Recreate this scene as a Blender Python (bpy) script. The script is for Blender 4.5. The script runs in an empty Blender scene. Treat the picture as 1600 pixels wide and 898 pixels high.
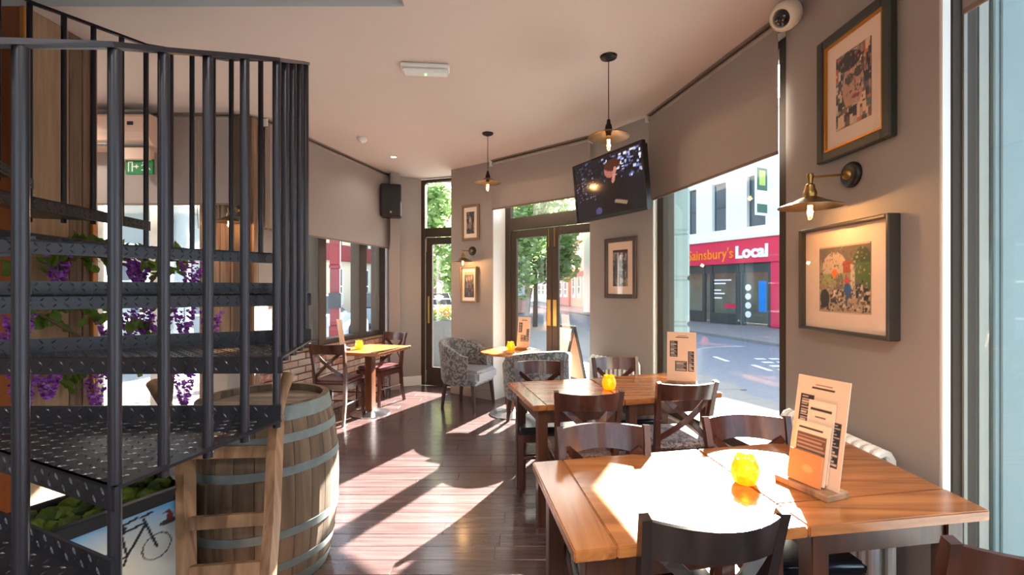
import bpy, bmesh, math, random
import numpy as np
from mathutils import Vector, Matrix
R = math.radians
rnd = random.Random(7)
scn = bpy.context.scene
COL = scn.collection

# ------------------------------------------------------------------ camera
cam = bpy.data.cameras.new('camera'); cam_o = bpy.data.objects.new('camera', cam); COL.objects.link(cam_o)
cam.sensor_width = 36.0; cam.lens = 16.2; cam.clip_start = 0.02; cam.clip_end = 400
cam_o.location = (0, 0, 1.45); cam_o.rotation_euler = (R(90), 0, 0)
scn.camera = cam_o

# ------------------------------------------------------------------ sky, sun, exposure
SUN_EL = 31.5
SUN_DIR = Vector((0.45 * math.cos(R(SUN_EL)), 0.893 * math.cos(R(SUN_EL)), math.sin(R(SUN_EL))))
world = bpy.data.worlds.new('sky'); scn.world = world; world.use_nodes = True
wn = world.node_tree.nodes; wl = world.node_tree.links
wn.clear()
w_out = wn.new('ShaderNodeOutputWorld'); w_bg = wn.new('ShaderNodeBackground'); w_sky = wn.new('ShaderNodeTexSky')
w_sky.sky_type = 'NISHITA'; w_sky.sun_disc = False; w_sky.sun_elevation = R(SUN_EL); w_sky.sun_rotation = R(26.7)
w_sky.air_density = 1.0; w_sky.dust_density = 3.0; w_sky.ozone_density = 1.0
w_bg.inputs['Strength'].default_value = 0.55
wl.new(w_sky.outputs[0], w_bg.inputs['Color']); wl.new(w_bg.outputs[0], w_out.inputs['Surface'])
sun = bpy.data.lights.new('sun', 'SUN'); sun.energy = 62.0; sun.angle = R(0.6); sun.color = (1.0, 0.96, 0.91)
sun_o = bpy.data.objects.new('sun', sun); COL.objects.link(sun_o); sun_o.location = (8, 16, 20)
sun_o.rotation_euler = (-SUN_DIR).to_track_quat('-Z', 'Y').to_euler()
scn.view_settings.view_transform = 'Standard'; scn.view_settings.look = 'None'
scn.view_settings.gamma = 1.0; scn.view_settings.use_curve_mapping = False
scn.view_settings.exposure = 0.72

CEIL = 3.07

# ------------------------------------------------------------------ helpers: colour and materials
def lin(c):
    def f(v):
        v /= 255.0
        return v / 12.92 if v <= 0.04045 else ((v + 0.055) / 1.055) ** 2.4
    return tuple(f(v) for v in c) + (1.0,)

MATS = {}
def new_mat(name):
    m = bpy.data.materials.new(name); m.use_nodes = True
    return m, m.node_tree.nodes, m.node_tree.links, m.node_tree.nodes['Principled BSDF']

def plain(name, rgb, rough=0.5, metal=0.0, noise=0.08, scale=30.0, bump=0.0, coat=0.0, rand=0.0, spec=0.5):
    if name in MATS: return MATS[name]
    m, n, l, b = new_mat(name); MATS[name] = m
    b.inputs['Roughness'].default_value = rough; b.inputs['Metallic'].default_value = metal
    b.inputs['Coat Weight'].default_value = coat; b.inputs['Specular IOR Level'].default_value = spec
    tc = n.new('ShaderNodeTexCoord'); nz = n.new('ShaderNodeTexNoise')
    nz.inputs['Scale'].default_value = scale; nz.inputs['Detail'].default_value = 4
    l.new(tc.outputs['Object'], nz.inputs['Vector'])
    hs = n.new('ShaderNodeHueSaturation'); hs.inputs['Color'].default_value = lin(rgb)
    mr = n.new('ShaderNodeMapRange'); mr.inputs['To Min'].default_value = 1 - noise; mr.inputs['To Max'].default_value = 1 + noise
    l.new(nz.outputs['Fac'], mr.inputs['Value'])
    if rand:
        oi = n.new('ShaderNodeObjectInfo'); r2 = n.new('ShaderNodeMapRange')
        r2.inputs['To Min'].default_value = 1 - rand; r2.inputs['To Max'].default_value = 1 + rand
        l.new(oi.outputs['Random'], r2.inputs['Value'])
        mu = n.new('ShaderNodeMath'); mu.operation = 'MULTIPLY'
        l.new(mr.outputs[0], mu.inputs[0]); l.new(r2.outputs[0], mu.inputs[1]); l.new(mu.outputs[0], hs.inputs['Value'])
    else:
        l.new(mr.outputs[0], hs.inputs['Value'])
    l.new(hs.outputs[0], b.inputs['Base Color'])
    if bump:
        bp = n.new('ShaderNodeBump'); bp.inputs['Strength'].default_value = bump; bp.inputs['Distance'].default_value = 0.004
        l.new(nz.outputs['Fac'], bp.inputs['Height']); l.new(bp.outputs[0], b.inputs['Normal'])
    return m

def wood(name, c1, c2, axis=0, rough=0.4, coat=0.0, fine=1.0, rand=0.15, bump=0.15):
    if name in MATS: return MATS[name]
    m, n, l, b = new_mat(name); MATS[name] = m
    b.inputs['Roughness'].default_value = rough; b.inputs['Coat Weight'].default_value = coat; b.inputs['Coat Roughness'].default_value = 0.15
    tc = n.new('ShaderNodeTexCoord'); mp = n.new('ShaderNodeMapping'); oi = n.new('ShaderNodeObjectInfo')
    sc = [34 * fine, 34 * fine, 34 * fine]; sc[axis] = 2.2 * fine
    mp.inputs['Scale'].default_value = sc
    cb = n.new('ShaderNodeCombineXYZ'); mm = n.new('ShaderNodeMath'); mm.operation = 'MULTIPLY'; mm.inputs[1].default_value = 37.0
    l.new(oi.outputs['Random'], mm.inputs[0])
    for k in range(3): l.new(mm.outputs[0], cb.inputs[k])
    l.new(tc.outputs['Object'], mp.inputs['Vector']); l.new(cb.outputs[0], mp.inputs['Location'])
    nz = n.new('ShaderNodeTexNoise'); nz.inputs['Scale'].default_value = 1.0; nz.inputs['Detail'].default_value = 6; nz.inputs['Distortion'].default_value = 0.6
    l.new(mp.outputs[0], nz.inputs['Vector'])
    cr = n.new('ShaderNodeValToRGB'); cr.color_ramp.elements[0].position = 0.32; cr.color_ramp.elements[1].position = 0.68
    cr.color_ramp.elements[0].color = lin(c1); cr.color_ramp.elements[1].color = lin(c2)
    l.new(nz.outputs['Fac'], cr.inputs['Fac'])
    hs = n.new('ShaderNodeHueSaturation'); mr = n.new('ShaderNodeMapRange')
    mr.inputs['To Min'].default_value = 1 - rand; mr.inputs['To Max'].default_value = 1 + rand
    l.new(oi.outputs['Random'], mr.inputs['Value']); l.new(mr.outputs[0], hs.inputs['Value'])
    l.new(cr.outputs[0], hs.inputs['Color']); l.new(hs.outputs[0], b.inputs['Base Color'])
    bp = n.new('ShaderNodeBump'); bp.inputs['Strength'].default_value = bump; bp.inputs['Distance'].default_value = 0.002
    l.new(nz.outputs['Fac'], bp.inputs['Height']); l.new(bp.outputs[0], b.inputs['Normal'])
    return m

def emit(name, rgb, strength):
    if name in MATS: return MATS[name]
    m, n, l, b = new_mat(name); MATS[name] = m
    b.inputs['Base Color'].default_value = lin(rgb); b.inputs['Emission Color'].default_value = lin(rgb)
    b.inputs['Emission Strength'].default_value = strength
    return m

def glass(name, tint=(0.95, 0.98, 0.97), ior=1.45, refl=1.0):
    if name in MATS: return MATS[name]
    m, n, l, b = new_mat(name); MATS[name] = m
    n.remove(b); out = n['Material Output']
    tr = n.new('ShaderNodeBsdfTransparent'); tr.inputs[0].default_value = tint + (1,)
    gl = n.new('ShaderNodeBsdfGlossy'); gl.inputs['Roughness'].default_value = 0.0
    lw = n.new('ShaderNodeLayerWeight'); lw.inputs['Blend'].default_value = 0.5
    pw = n.new('ShaderNodeMath'); pw.operation = 'POWER'; pw.inputs[1].default_value = 5.0
    mu = n.new('ShaderNodeMath'); mu.operation = 'MULTIPLY_ADD'; mu.inputs[1].default_value = 0.7 * refl; mu.inputs[2].default_value = ((ior - 1) / (ior + 1)) ** 2 * refl
    l.new(lw.outputs['Facing'], pw.inputs[0])
    mx = n.new('ShaderNodeMixShader'); l.new(pw.outputs[0], mu.inputs[0]); l.new(mu.outputs[0], mx.inputs[0])
    l.new(tr.outputs[0], mx.inputs[1]); l.new(gl.outputs[0], mx.inputs[2]); l.new(mx.outputs[0], out.inputs['Surface'])
    return m

def fabric_pattern(name, c1, c2, scale=26.0, rough=0.85, lo=0.45, hi=0.55):
    if name in MATS: return MATS[name]
    m, n, l, b = new_mat(name); MATS[name] = m
    b.inputs['Roughness'].default_value = rough; b.inputs['Sheen Weight'].default_value = 0.3
    tc = n.new('ShaderNodeTexCoord'); nz = n.new('ShaderNodeTexNoise'); nz.inputs['Scale'].default_value = scale
    nz.inputs['Detail'].default_value = 2; nz.inputs['Distortion'].default_value = 2.2
    cr = n.new('ShaderNodeValToRGB'); cr.color_ramp.elements[0].position = lo; cr.color_ramp.elements[1].position = hi
    cr.color_ramp.elements[0].color = lin(c1); cr.color_ramp.elements[1].color = lin(c2)
    l.new(tc.outputs['Object'], nz.inputs['Vector']); l.new(nz.outputs['Fac'], cr.inputs['Fac']); l.new(cr.outputs[0], b.inputs['Base Color'])
    return m

def vcol(name, rough=0.55, emission=0.0, coat=0.0):
    if name in MATS: return MATS[name]
    m, n, l, b = new_mat(name); MATS[name] = m
    at = n.new('ShaderNodeAttribute'); at.attribute_name = 'Col'
    l.new(at.outputs['Color'], b.inputs['Base Color']); b.inputs['Roughness'].default_value = rough; b.inputs['Coat Weight'].default_value = coat
    if emission:
        l.new(at.outputs['Color'], b.inputs['Emission Color']); b.inputs['Emission Strength'].default_value = emission
    return m

# ------------------------------------------------------------------ helpers: mesh building
class MB:
    def __init__(s): s.v = []; s.f = []; s.mi = []
    def add(s, vs, fs, mi=0):
        o = len(s.v); s.v += [tuple(p) for p in vs]
        for f in fs: s.f.append(tuple(o + i for i in f)); s.mi.append(mi)
        return s
    def box(s, x0, y0, z0, x1, y1, z1, mi=0, bev=0.0, M=None):
        if bev > 0:
            b = min(bev, (x1 - x0) / 2.01, (y1 - y0) / 2.01, (z1 - z0) / 2.01)
            bm = bmesh.new(); bmesh.ops.create_cube(bm, size=1.0)
            for v in bm.verts: v.co = Vector(((x0 + x1) / 2 + v.co.x * (x1 - x0), (y0 + y1) / 2 + v.co.y * (y1 - y0), (z0 + z1) / 2 + v.co.z * (z1 - z0)))
            bmesh.ops.bevel(bm, geom=bm.edges[:], offset=b, segments=1, affect='EDGES', profile=0.5)
            s.bm(bm, mi, M); bm.free(); return s
        vs = [(x0, y0, z0), (x1, y0, z0), (x1, y1, z0), (x0, y1, z0), (x0, y0, z1), (x1, y0, z1), (x1, y1, z1), (x0, y1, z1)]
        if M is not None: vs = [M @ Vector(p) for p in vs]
        return s.add(vs, [(0, 3, 2, 1), (4, 5, 6, 7), (0, 1, 5, 4), (1, 2, 6, 5), (2, 3, 7, 6), (3, 0, 4, 7)], mi)
    def bm(s, bm, mi=0, M=None):
        bm.verts.index_update()
        s.add([(M @ v.co) if M is not None else v.co for v in bm.verts], [[v.index for v in f.verts] for f in bm.faces], mi); return s
    def prism(s, poly, z0, z1, mi=0):          # poly counter-clockwise in plan
        n = len(poly)
        vs = [(x, y, z0) for x, y in poly] + [(x, y, z1) for x, y in poly]
        fs = [tuple(range(n - 1, -1, -1)), tuple(range(n, 2 * n))] + [(i, (i + 1) % n, n + (i + 1) % n, n + i) for i in range(n)]
        return s.add(vs, fs, mi)
    def tube(s, pts, r, n=8, mi=0, cap=True):
        pts = [Vector(p) for p in pts]; k = len(pts)
        rs = r if isinstance(r, (list, tuple)) else [r] * k
        vs = []; up = None
        for i, p in enumerate(pts):
            t = (pts[min(i + 1, k - 1)] - pts[max(i - 1, 0)]).normalized()
            if up is None:
                a = Vector((0, 0, 1)) if abs(t.z) < 0.9 else Vector((1, 0, 0))
                up = (a - t * a.dot(t)).normalized()
            else:
                up = (up - t * up.dot(t)).normalized()
            sd = t.cross(up)
            for j in range(n):
                a = 2 * math.pi * (j + 0.5) / n
                vs.append(p + (up * math.cos(a) + sd * math.sin(a)) * rs[i])
        fs = [(i * n + j, i * n + (j + 1) % n, (i + 1) * n + (j + 1) % n, (i + 1) * n + j) for i in range(k - 1) for j in range(n)]
        if cap: fs += [tuple(range(n - 1, -1, -1)), tuple((k - 1) * n + j for j in range(n))]
        return s.add(vs, fs, mi)
    def ribbon(s, pts, w, t, up=(0, 0, 1), mi=0):   # rectangular section swept; w across, t along up
        pts = [Vector(p) for p in pts]; k = len(pts); vs = []
        ws = w if isinstance(w, (list, tuple)) else [w] * k
        ts = t if isinstance(t, (list, tuple)) else [t] * k
        U = Vector(up)
        for i, p in enumerate(pts):
            d = (pts[min(i + 1, k - 1)] - pts[max(i - 1, 0)]).normalized()
            sd = d.cross(U).normalized(); u = sd.cross(d).normalized()
            a, b = ws[i] / 2, ts[i] / 2
            vs += [p - sd * a - u * b, p + sd * a - u * b, p + sd * a + u * b, p - sd * a + u * b]
        fs = [(i * 4 + j, i * 4 + (j + 1) % 4, i * 4 + 4 + (j + 1) % 4, i * 4 + 4 + j) for i in range(k - 1) for j in range(4)]
        fs += [(3, 2, 1, 0), tuple((k - 1) * 4 + j for j in range(4))]
        return s.add(vs, fs, mi)
    def lathe(s, prof, n=20, mi=0, M=None, close=False):
        vs = []; k = len(prof)
        for r, z in prof:
            for j in range(n):
                a = 2 * math.pi * j / n; p = Vector((r * math.cos(a), r * math.sin(a), z))
                vs.append(M @ p if M is not None else p)
        rng = k if close else k - 1
        fs = [(i * n + j, i * n + (j + 1) % n, ((i + 1) % k) * n + (j + 1) % n, ((i + 1) % k) * n + j) for i in range(rng) for j in range(n)]
        if not close: fs += [tuple(range(n - 1, -1, -1)), tuple((k - 1) * n + j for j in range(n))]
        return s.add(vs, fs, mi)
    def mesh(s, name, mats, smooth=False):
        me = bpy.data.meshes.new(name); me.from_pydata(s.v, [], s.f); me.update()
        for m in (mats if isinstance(mats, (list, tuple)) else [mats]): me.materials.append(m)
        if len(me.materials) > 1: me.polygons.foreach_set('material_index', s.mi)
        bm = bmesh.new(); bm.from_mesh(me); bmesh.ops.recalc_face_normals(bm, faces=bm.faces[:])
        if smooth:
            for f in bm.faces: f.smooth = True
            for e in bm.edges:
                if len(e.link_faces) == 2 and e.calc_face_angle(0) > R(42): e.smooth = False
        bm.to_mesh(me); bm.free()
        return me
    def build(s, name, mats, parent=None, smooth=False):
        return link(name, s.mesh(name, mats, smooth), parent)

def link(name, data, parent=None, loc=None, rot=None):
    o = bpy.data.objects.new(name, data); COL.objects.link(o)
    if parent is not None: o.parent = parent
    if loc is not None: o.location = loc
    if rot is not None: o.rotation_euler = rot
    return o

def tag(o, label=None, cat=None, group=None, kind=None):
    if label: o['label'] = label
    if cat: o['category'] = cat
    if group: o['group'] = group
    if kind: o['kind'] = kind
    return o

def thing(name, label, cat, loc=(0, 0, 0), rz=0.0, group=None):
    o = bpy.data.objects.new(name, None); COL.objects.link(o); o.empty_display_size = 0.1
    o.location = loc; o.rotation_euler = (0, 0, rz)
    return tag(o, label, cat, group)

def struct(name, loc=(0, 0, 0), rz=0.0):
    o = bpy.data.objects.new(name, None); COL.objects.link(o); o.location = loc; o.rotation_euler = (0, 0, rz)
    o['kind'] = 'structure'; return o

def dup(root, loc, rz, label, group=None):
    def cp(o, par):
        c = o.copy(); COL.objects.link(c); c.parent = par
        for ch in list(o.children): cp(ch, c)
        return c
    r = cp(root, None); r.location = loc; r.rotation_euler = (0, 0, rz); r['label'] = label
    if group: r['group'] = group
    return r

def face_rz(nx, ny): return math.atan2(nx, -ny)          # local -Y looks along (nx, ny)
def head_rz(fx, fy): return math.atan2(-fx, fy)          # local +Y looks along (fx, fy)
def pt_light(name, parent, loc, energy, color, radius=0.03):
    d = bpy.data.lights.new(name, 'POINT'); d.energy = energy; d.color = color; d.shadow_soft_size = radius
    return link(name, d, parent, loc)

# ------------------------------------------------------------------ flat prints painted from shapes into vertex colours
def paint(nu, nv, bg, shapes, seed=0, grain=0.0):
    u, v = np.meshgrid((np.arange(nu)) / (nu - 1), (np.arange(nv)) / (nv - 1), indexing='xy')
    c = np.zeros((nv, nu, 3)); c[:] = lin(bg)[:3]
    rs = np.random.default_rng(seed)
    for s in shapes:
        k = s[0]
        if k == 'r': m = (u >= s[1]) & (u <= s[3]) & (v >= s[2]) & (v <= s[4]); col = s[5]
        elif k == 'e': m = ((u - s[1]) / s[3]) ** 2 + ((v - s[2]) / s[4]) ** 2 <= 1; col = s[5]
        elif k == 'o':
            q = np.sqrt(((u - s[1]) / s[3]) ** 2 + ((v - s[2]) / s[4]) ** 2); m = abs(q - 1) <= s[6]; col = s[5]
        elif k == 'l':
            x0, y0, x1, y1 = s[1:5]; asp = s[7] if len(s) > 7 else 1.0
            dx, dy = (x1 - x0) * asp, (y1 - y0); L = dx * dx + dy * dy + 1e-9
            t = np.clip((((u - x0) * asp) * dx + (v - y0) * dy) / L, 0, 1)
            m = ((u - x0) * asp - t * dx) ** 2 + ((v - y0) - t * dy) ** 2 <= (s[6]) ** 2; col = s[5]
        elif k == 'tri':
            (ax, ay), (bx, by), (cx, cy) = s[1:4]; col = s[4]
            f = lambda px, py, qx, qy: (u - px) * (qy - py) - (v - py) * (qx - px)
            d1, d2, d3 = f(ax, ay, bx, by), f(bx, by, cx, cy), f(cx, cy, ax, ay)
            m = ((d1 >= 0) & (d2 >= 0) & (d3 >= 0)) | ((d1 <= 0) & (d2 <= 0) & (d3 <= 0))
        elif k == 'n':                                  # scattered patches within a box
            x0, y0, x1, y1, cnt, size, cols = s[1:8]
            for _ in range(cnt):
                a, b = rs.uniform(x0, x1), rs.uniform(y0, y1); w, h = rs.uniform(.3, 1, 2) * size
                mm = (abs(u - a) < w) & (abs(v - b) < h) & (u >= x0) & (u <= x1) & (v >= y0) & (v <= y1)
                c[mm] = lin(cols[rs.integers(len(cols))])[:3]
            continue
        elif k == 'g':                                  # soft blend to a colour from a centre
            q = np.clip(np.sqrt(((u - s[1]) / s[3]) ** 2 + ((v - s[2]) / s[4]) ** 2), 0, 1) ** s[6]
            c = np.array(lin(s[5])[:3]) * (1 - q[..., None]) + c * q[..., None]; continue
        c[m] = lin(col)[:3]
    if grain: c *= 1 + rs.uniform(-grain, grain, (nv, nu, 1))
    return c

def print_mesh(name, w, h, nu, nv, bg, shapes, mat, parent, loc, seed=0, grain=0.0, thick=0.0015, tilt=0.0):
    c = paint(nu, nv, bg, shapes, seed, grain)
    vs = [(-w / 2 + w * i / (nu - 1), 0, -h / 2 + h * j / (nv - 1)) for j in range(nv) for i in range(nu)]
    fs = [(j * nu + i, j * nu + i + 1, (j + 1) * nu + i + 1, (j + 1) * nu + i) for j in range(nv - 1) for i in range(nu - 1)]
    cols = [tuple(c[j, i]) + (1.0,) for j in range(nv) for i in range(nu)]
    b = len(vs)
    ring = [(-w / 2, thick, -h / 2), (w / 2, thick, -h / 2), (w / 2, thick, h / 2), (-w / 2, thick, h / 2)]
    vs += ring; cols += [lin(bg)] * 4
    cs = [0, nu - 1, nu * nv - 1, nu * (nv - 1)]
    fs += [(b + 3, b + 2, b + 1, b)]
    for k in range(4): fs.append((cs[k], b + k, b + (k + 1) % 4, cs[(k + 1) % 4]))
    me = bpy.data.meshes.new(name); me.from_pydata(vs, [], fs); me.materials.append(mat)
    a = me.color_attributes.new('Col', 'FLOAT_COLOR', 'POINT'); a.data.foreach_set('color', np.array(cols, dtype=np.float32).ravel())
    o = link(name, me, parent, loc, (tilt, 0, 0)); return o

def text_mesh(txt, size, depth=0.002, bold=0.0):
    cu = bpy.data.curves.new('lettering', 'FONT'); cu.body = txt; cu.size = size; cu.extrude = depth; cu.offset = bold
    cu.align_x = 'LEFT'; cu.align_y = 'BOTTOM_BASELINE'; cu.resolution_u = 3
    o = bpy.data.objects.new('lettering', cu); COL.objects.link(o)
    dg = bpy.context.evaluated_depsgraph_get(); dg.update()
    me = bpy.data.meshes.new_from_object(o.evaluated_get(dg)); me.name = 'lettering'
    bpy.data.objects.remove(o); bpy.data.curves.remove(cu)
    return me

# ------------------------------------------------------------------ palette
M_wall = plain('wall_paint', (152, 141, 134), 0.75, noise=0.03, scale=6, bump=0.06)
M_ceil = plain('ceiling_paint', (206, 192, 182), 0.8, noise=0.015, scale=4)
M_white = plain('white_gloss_paint', (226, 224, 216), 0.4, noise=0.02)
M_shaft = plain('stairwell_paint', (200, 196, 190), 0.8, noise=0.02)
M_frame = plain('dark_brown_frame_paint', (62, 52, 42), 0.6, noise=0.06, spec=0.25)
M_frame_lt = plain('grey_green_frame_paint', (140, 140, 130), 0.45, noise=0.04)
M_glass = glass('window_glass')
M_picglass = glass('picture_glass', (1, 1, 1), 1.4, 0.8)
M_bulbglass = glass('clear_bulb_glass', (1.0, 0.93, 0.8), 1.4)
M_floor = wood('dark_red_floorboard', (64, 47, 46), (96, 73, 70), 0, 0.27, 0.5, 0.8, 0.12, 0.08)
M_table = wood('varnished_oak_top', (136, 78, 36), (182, 116, 62), 0, 0.25, 0.35, 0.7, 0.1, 0.02)
M_tabledk = wood('dark_stained_table_wood', (58, 32, 20), (84, 48, 30), 2, 0.35, 0.2, 0.8, 0.1)
M_chair = wood('dark_mahogany_chair_wood', (52, 26, 18), (84, 44, 30), 2, 0.3, 0.3, 0.8, 0.12)
M_blackwood = wood('black_brown_chair_wood', (28, 22, 20), (44, 34, 30), 2, 0.3, 0.2, 0.8, 0.1)
M_steel = plain('dark_painted_steel', (52, 52, 58), 0.32, 0.6, noise=0.12, scale=14)
M_brass = plain('antique_brass', (170, 136, 78), 0.3, 1.0, noise=0.1)
M_copper = plain('aged_brass_shade', (140, 118, 90), 0.35, 1.0, noise=0.15)
M_black = plain('black_plastic', (18, 18, 19), 0.4, noise=0.05)
M_brown_metal = plain('dark_bronze', (44, 36, 30), 0.4, 0.7)
M_chrome = plain('chrome', (210, 210, 212), 0.18, 1.0, noise=0.02)
M_galv = plain('galvanised_hoop_steel', (116, 124, 122), 0.55, 0.4, noise=0.35, scale=18)
M_stave = wood('weathered_oak_stave', (84, 66, 50), (124, 102, 80), 2, 0.8, 0, 0.5, 0.09, 0.4)
M_oldwood = wood('worn_ash_handle_wood', (118, 82, 54), (168, 128, 92), 2, 0.65, 0, 0.6, 0.1, 0.3)
M_blind = plain('taupe_blind_fabric', (160, 148, 141), 0.9, noise=0.06, scale=400, bump=0.1)
def _sheer(m, f):                                      # daylight glows faintly through the woven cloth
    n, l = m.node_tree.nodes, m.node_tree.links; b = n['Principled BSDF']; t = n.new('ShaderNodeBsdfTranslucent'); x = n.new('ShaderNodeMixShader')
    x.inputs[0].default_value = f; l.new(b.inputs['Base Color'].links[0].from_socket, t.inputs[0])
    l.new(b.outputs[0], x.inputs[1]); l.new(t.outputs[0], x.inputs[2]); l.new(x.outputs[0], n['Material Output'].inputs[0])
_sheer(M_blind, 0.12)
M_print = vcol('printed_paper', 0.6)
M_mat = plain('cream_picture_mount', (236, 208, 184), 0.8, noise=0.02)
M_paper = plain('buff_card', (226, 184, 152), 0.7, noise=0.03)
M_amber = None
def _amber():
    m, n, l, b = new_mat('amber_candle_glass')
    b.inputs['Base Color'].default_value = lin((255, 170, 20)); b.inputs['Roughness'].default_value = 0.12
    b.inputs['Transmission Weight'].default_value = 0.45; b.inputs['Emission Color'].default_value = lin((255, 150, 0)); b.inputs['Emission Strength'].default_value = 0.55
    tc = n.new('ShaderNodeTexCoord'); nz = n.new('ShaderNodeTexNoise'); nz.inputs['Scale'].default_value = 60
    cr = n.new('ShaderNodeValToRGB'); cr.color_ramp.elements[0].color = lin((238, 120, 0)); cr.color_ramp.elements[1].color = lin((255, 205, 50))
    l.new(tc.outputs['Object'], nz.inputs[0]); l.new(nz.outputs['Fac'], cr.inputs[0]); l.new(cr.outputs[0], b.inputs['Base Color'])
    return m
M_amber = _amber()
M_filament = emit('glowing_filament', (255, 170, 70), 60)
M_flame = emit('candle_flame', (255, 190, 80), 25)

# ================================================================== LARGE STRUCTURE
RW = 1.642
P_near, P_w2 = (RW, 1.765), (RW, 2.762)
P_p2, P_d2 = (1.325, 4.335), (0.84, 4.97)
P_p3, P_d1 = (-0.247, 5.92), (-0.836, 6.34)
P_wa, P_lw = (-1.355, 6.87), (-1.80, 6.65)
P_cor = (-2.42, 4.40)

def seg(p, q):
    d = Vector((q[0] - p[0], q[1] - p[1])); return d.length, math.atan2(d.y, d.x)

def wallseg(name, p, q, z0=0.0, z1=CEIL, t=0.3, linings=()):
    L, rz = seg(p, q); o = struct(name, (p[0], p[1], 0), rz)
    MB().box(0, -t, z0, L, 0, z1).build('plaster', M_wall, o)
    for e in linings:
        x = 0 if e == 0 else L
        MB().box(x - 0.006, -t, 0, x + 0.006, -0.004, z1).build('reveal_lining', M_white, o)
    return o, L

# floor slab and floorboards
fl = MB().box(-4.8, -3.4, -0.25, 2.0, 7.1, -0.012).build('floor', M_floor); fl['kind'] = 'structure'
def interp(tab, y):
    for (y0, x0), (y1, x1) in zip(tab, tab[1:]):
        if y0 <= y <= y1: return x0 + (x1 - x0) * (y - y0) / (y1 - y0)
    return tab[-1][1]
RX = [(-4, 1.64), (2.762, 1.64), (4.335, 1.325), (4.97, 0.84), (5.1, 0.9), (6.0, 0.1), (6.34, -0.45), (6.62, -0.62), (7.0, -1.75)]
LX = [(-4, -2.65), (4.40, -2.42), (6.64, -1.80), (6.87, -1.355), (7, -1.2)]
yy = 0.92; row = 0; bw = 0.128
while yy < 6.75:
    xl, xr = min(interp(LX, yy), interp(LX, yy + bw)), interp(RX, yy + bw * 0.5)
    if yy < 4.4: xl = -2.62
    x = xl
    cut = xl + 0.5 + 0.75 * ((row * 0.37) % 1.0)
    while x < xr - 0.02:
        e = min(cut, xr)
        MB().box(x + 0.0008, yy + 0.0008, -0.012, e - 0.0008, yy + bw - 0.0008, rnd.uniform(-0.0006, 0.0004), bev=0.0016).build('floorboard', M_floor, fl)
        x = e; cut = e + rnd.uniform(1.35, 1.75)
    yy += bw; row += 1

# ceiling with the stairwell opening
ce = struct('ceiling')
cm = MB()
cm.prism([(1.93, 2.66), (1.93, 2.80), (1.60, 4.44), (1.06, 5.18), (0.10, 6.06), (-0.55, 6.62), (-0.45, 6.75), (-1.36, 7.06), (-2.02, 6.86), (-2.72, 4.68), (-4.7, 4.68), (-4.7, 2.66)], CEIL, CEIL + 0.25)
cm.box(-0.62, 0.2, CEIL, 1.93, 2.66, CEIL + 0.25); cm.box(-4.7, -3.4, CEIL, 1.93, 0.2, CEIL + 0.25); cm.box(-4.7, 0.2, CEIL, -3.45, 2.66, CEIL + 0.25)
cm.build('plaster', M_ceil, ce)
sh = MB()
for b in ((-3.55, 2.66, CEIL + .25, -0.52, 2.76, 5.5), (-3.55, 0.1, CEIL + .25, -0.52, 0.2, 5.5), (-3.55, 0.2, CEIL + .25, -3.45, 2.66, 5.5), (-0.62, 0.2, CEIL + .25, -0.52, 2.66, 5.5), (-3.55, 0.1, 5.5, -0.52, 2.76, 5.6)):
    sh.box(*b)
sh.build('stairwell_lining', M_shaft, ce)
MB().box(-3.45, 2.652, CEIL - 0.004, -0.62, 2.66, CEIL + .25).build('opening_edge', M_shaft, ce)

# walls, right side round to the left
wr_, _l = wallseg('wall_right', P_near, P_w2)
wallseg('wall_right.001', (RW, -3.2), (RW, -0.9))
wallseg('wall_front_right', P_p2, P_d2, linings=(0,))
wallseg('wall_front', P_p3, P_d1, t=0.35, linings=(0,))
wallseg('wall_front_left', P_wa, P_lw)
L, rz = seg(P_lw, P_cor)
wl_o = struct('wall_left', (P_lw[0], P_lw[1], 0), rz)
SILL = 0.785
MB().box(-0.02, -0.30, 0, L + 0.3, -0.05, SILL - 0.03).build('plaster', M_wall, wl_o)
MB().box(-0.0, -0.30, SILL - 0.03, L, 0.02, SILL, bev=0.006).build('window_sill', M_oldwood, wl_o)
MB().box(-0.0, -0.30, 3.0, L, 0.0, CEIL).build('lintel', M_wall, wl_o)
# individual bricks of the low wall under the left windows
def brick_mat(name, cols):
    m, n, l, b = new_mat(name); b.inputs['Roughness'].default_value = 0.9
    oi = n.new('ShaderNodeObjectInfo'); cr = n.new('ShaderNodeValToRGB'); cr.color_ramp.interpolation = 'CONSTANT'
    cr.color_ramp.elements[0].color = lin(cols[0]); cr.color_ramp.elements[1].color = lin(cols[1]); cr.color_ramp.elements[1].position = 1.0 / len(cols)
    for k in range(2, len(cols)):
        e = cr.color_ramp.elements.new(k / len(cols)); e.color = lin(cols[k])
    tc = n.new('ShaderNodeTexCoord'); nz = n.new('ShaderNodeTexNoise'); nz.inputs['Scale'].default_value = 22; nz.inputs['Detail'].default_value = 5
    mx = n.new('ShaderNodeMix'); mx.data_type = 'RGBA'; mx.inputs[7].default_value = lin((196, 180, 166))
    mr = n.new('ShaderNodeMapRange'); mr.inputs['From Min'].default_value = 0.5; mr.inputs['From Max'].default_value = 0.62; mr.inputs['To Max'].default_value = 0.55
    l.new(oi.outputs['Random'], cr.inputs[0]); l.new(tc.outputs['Object'], nz.inputs[0]); l.new(nz.outputs[0], mr.inputs[0])
    l.new(mr.outputs[0], mx.inputs[0]); l.new(cr.outputs[0], mx.inputs[6]); l.new(mx.outputs[2], b.inputs['Base Color'])
    bp = n.new('ShaderNodeBump'); bp.inputs['Strength'].default_value = 0.5; bp.inputs['Distance'].default_value = 0.006
    l.new(nz.outputs[0], bp.inputs['Height']); l.new(bp.outputs[0], b.inputs['Normal'])
    return m
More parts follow.
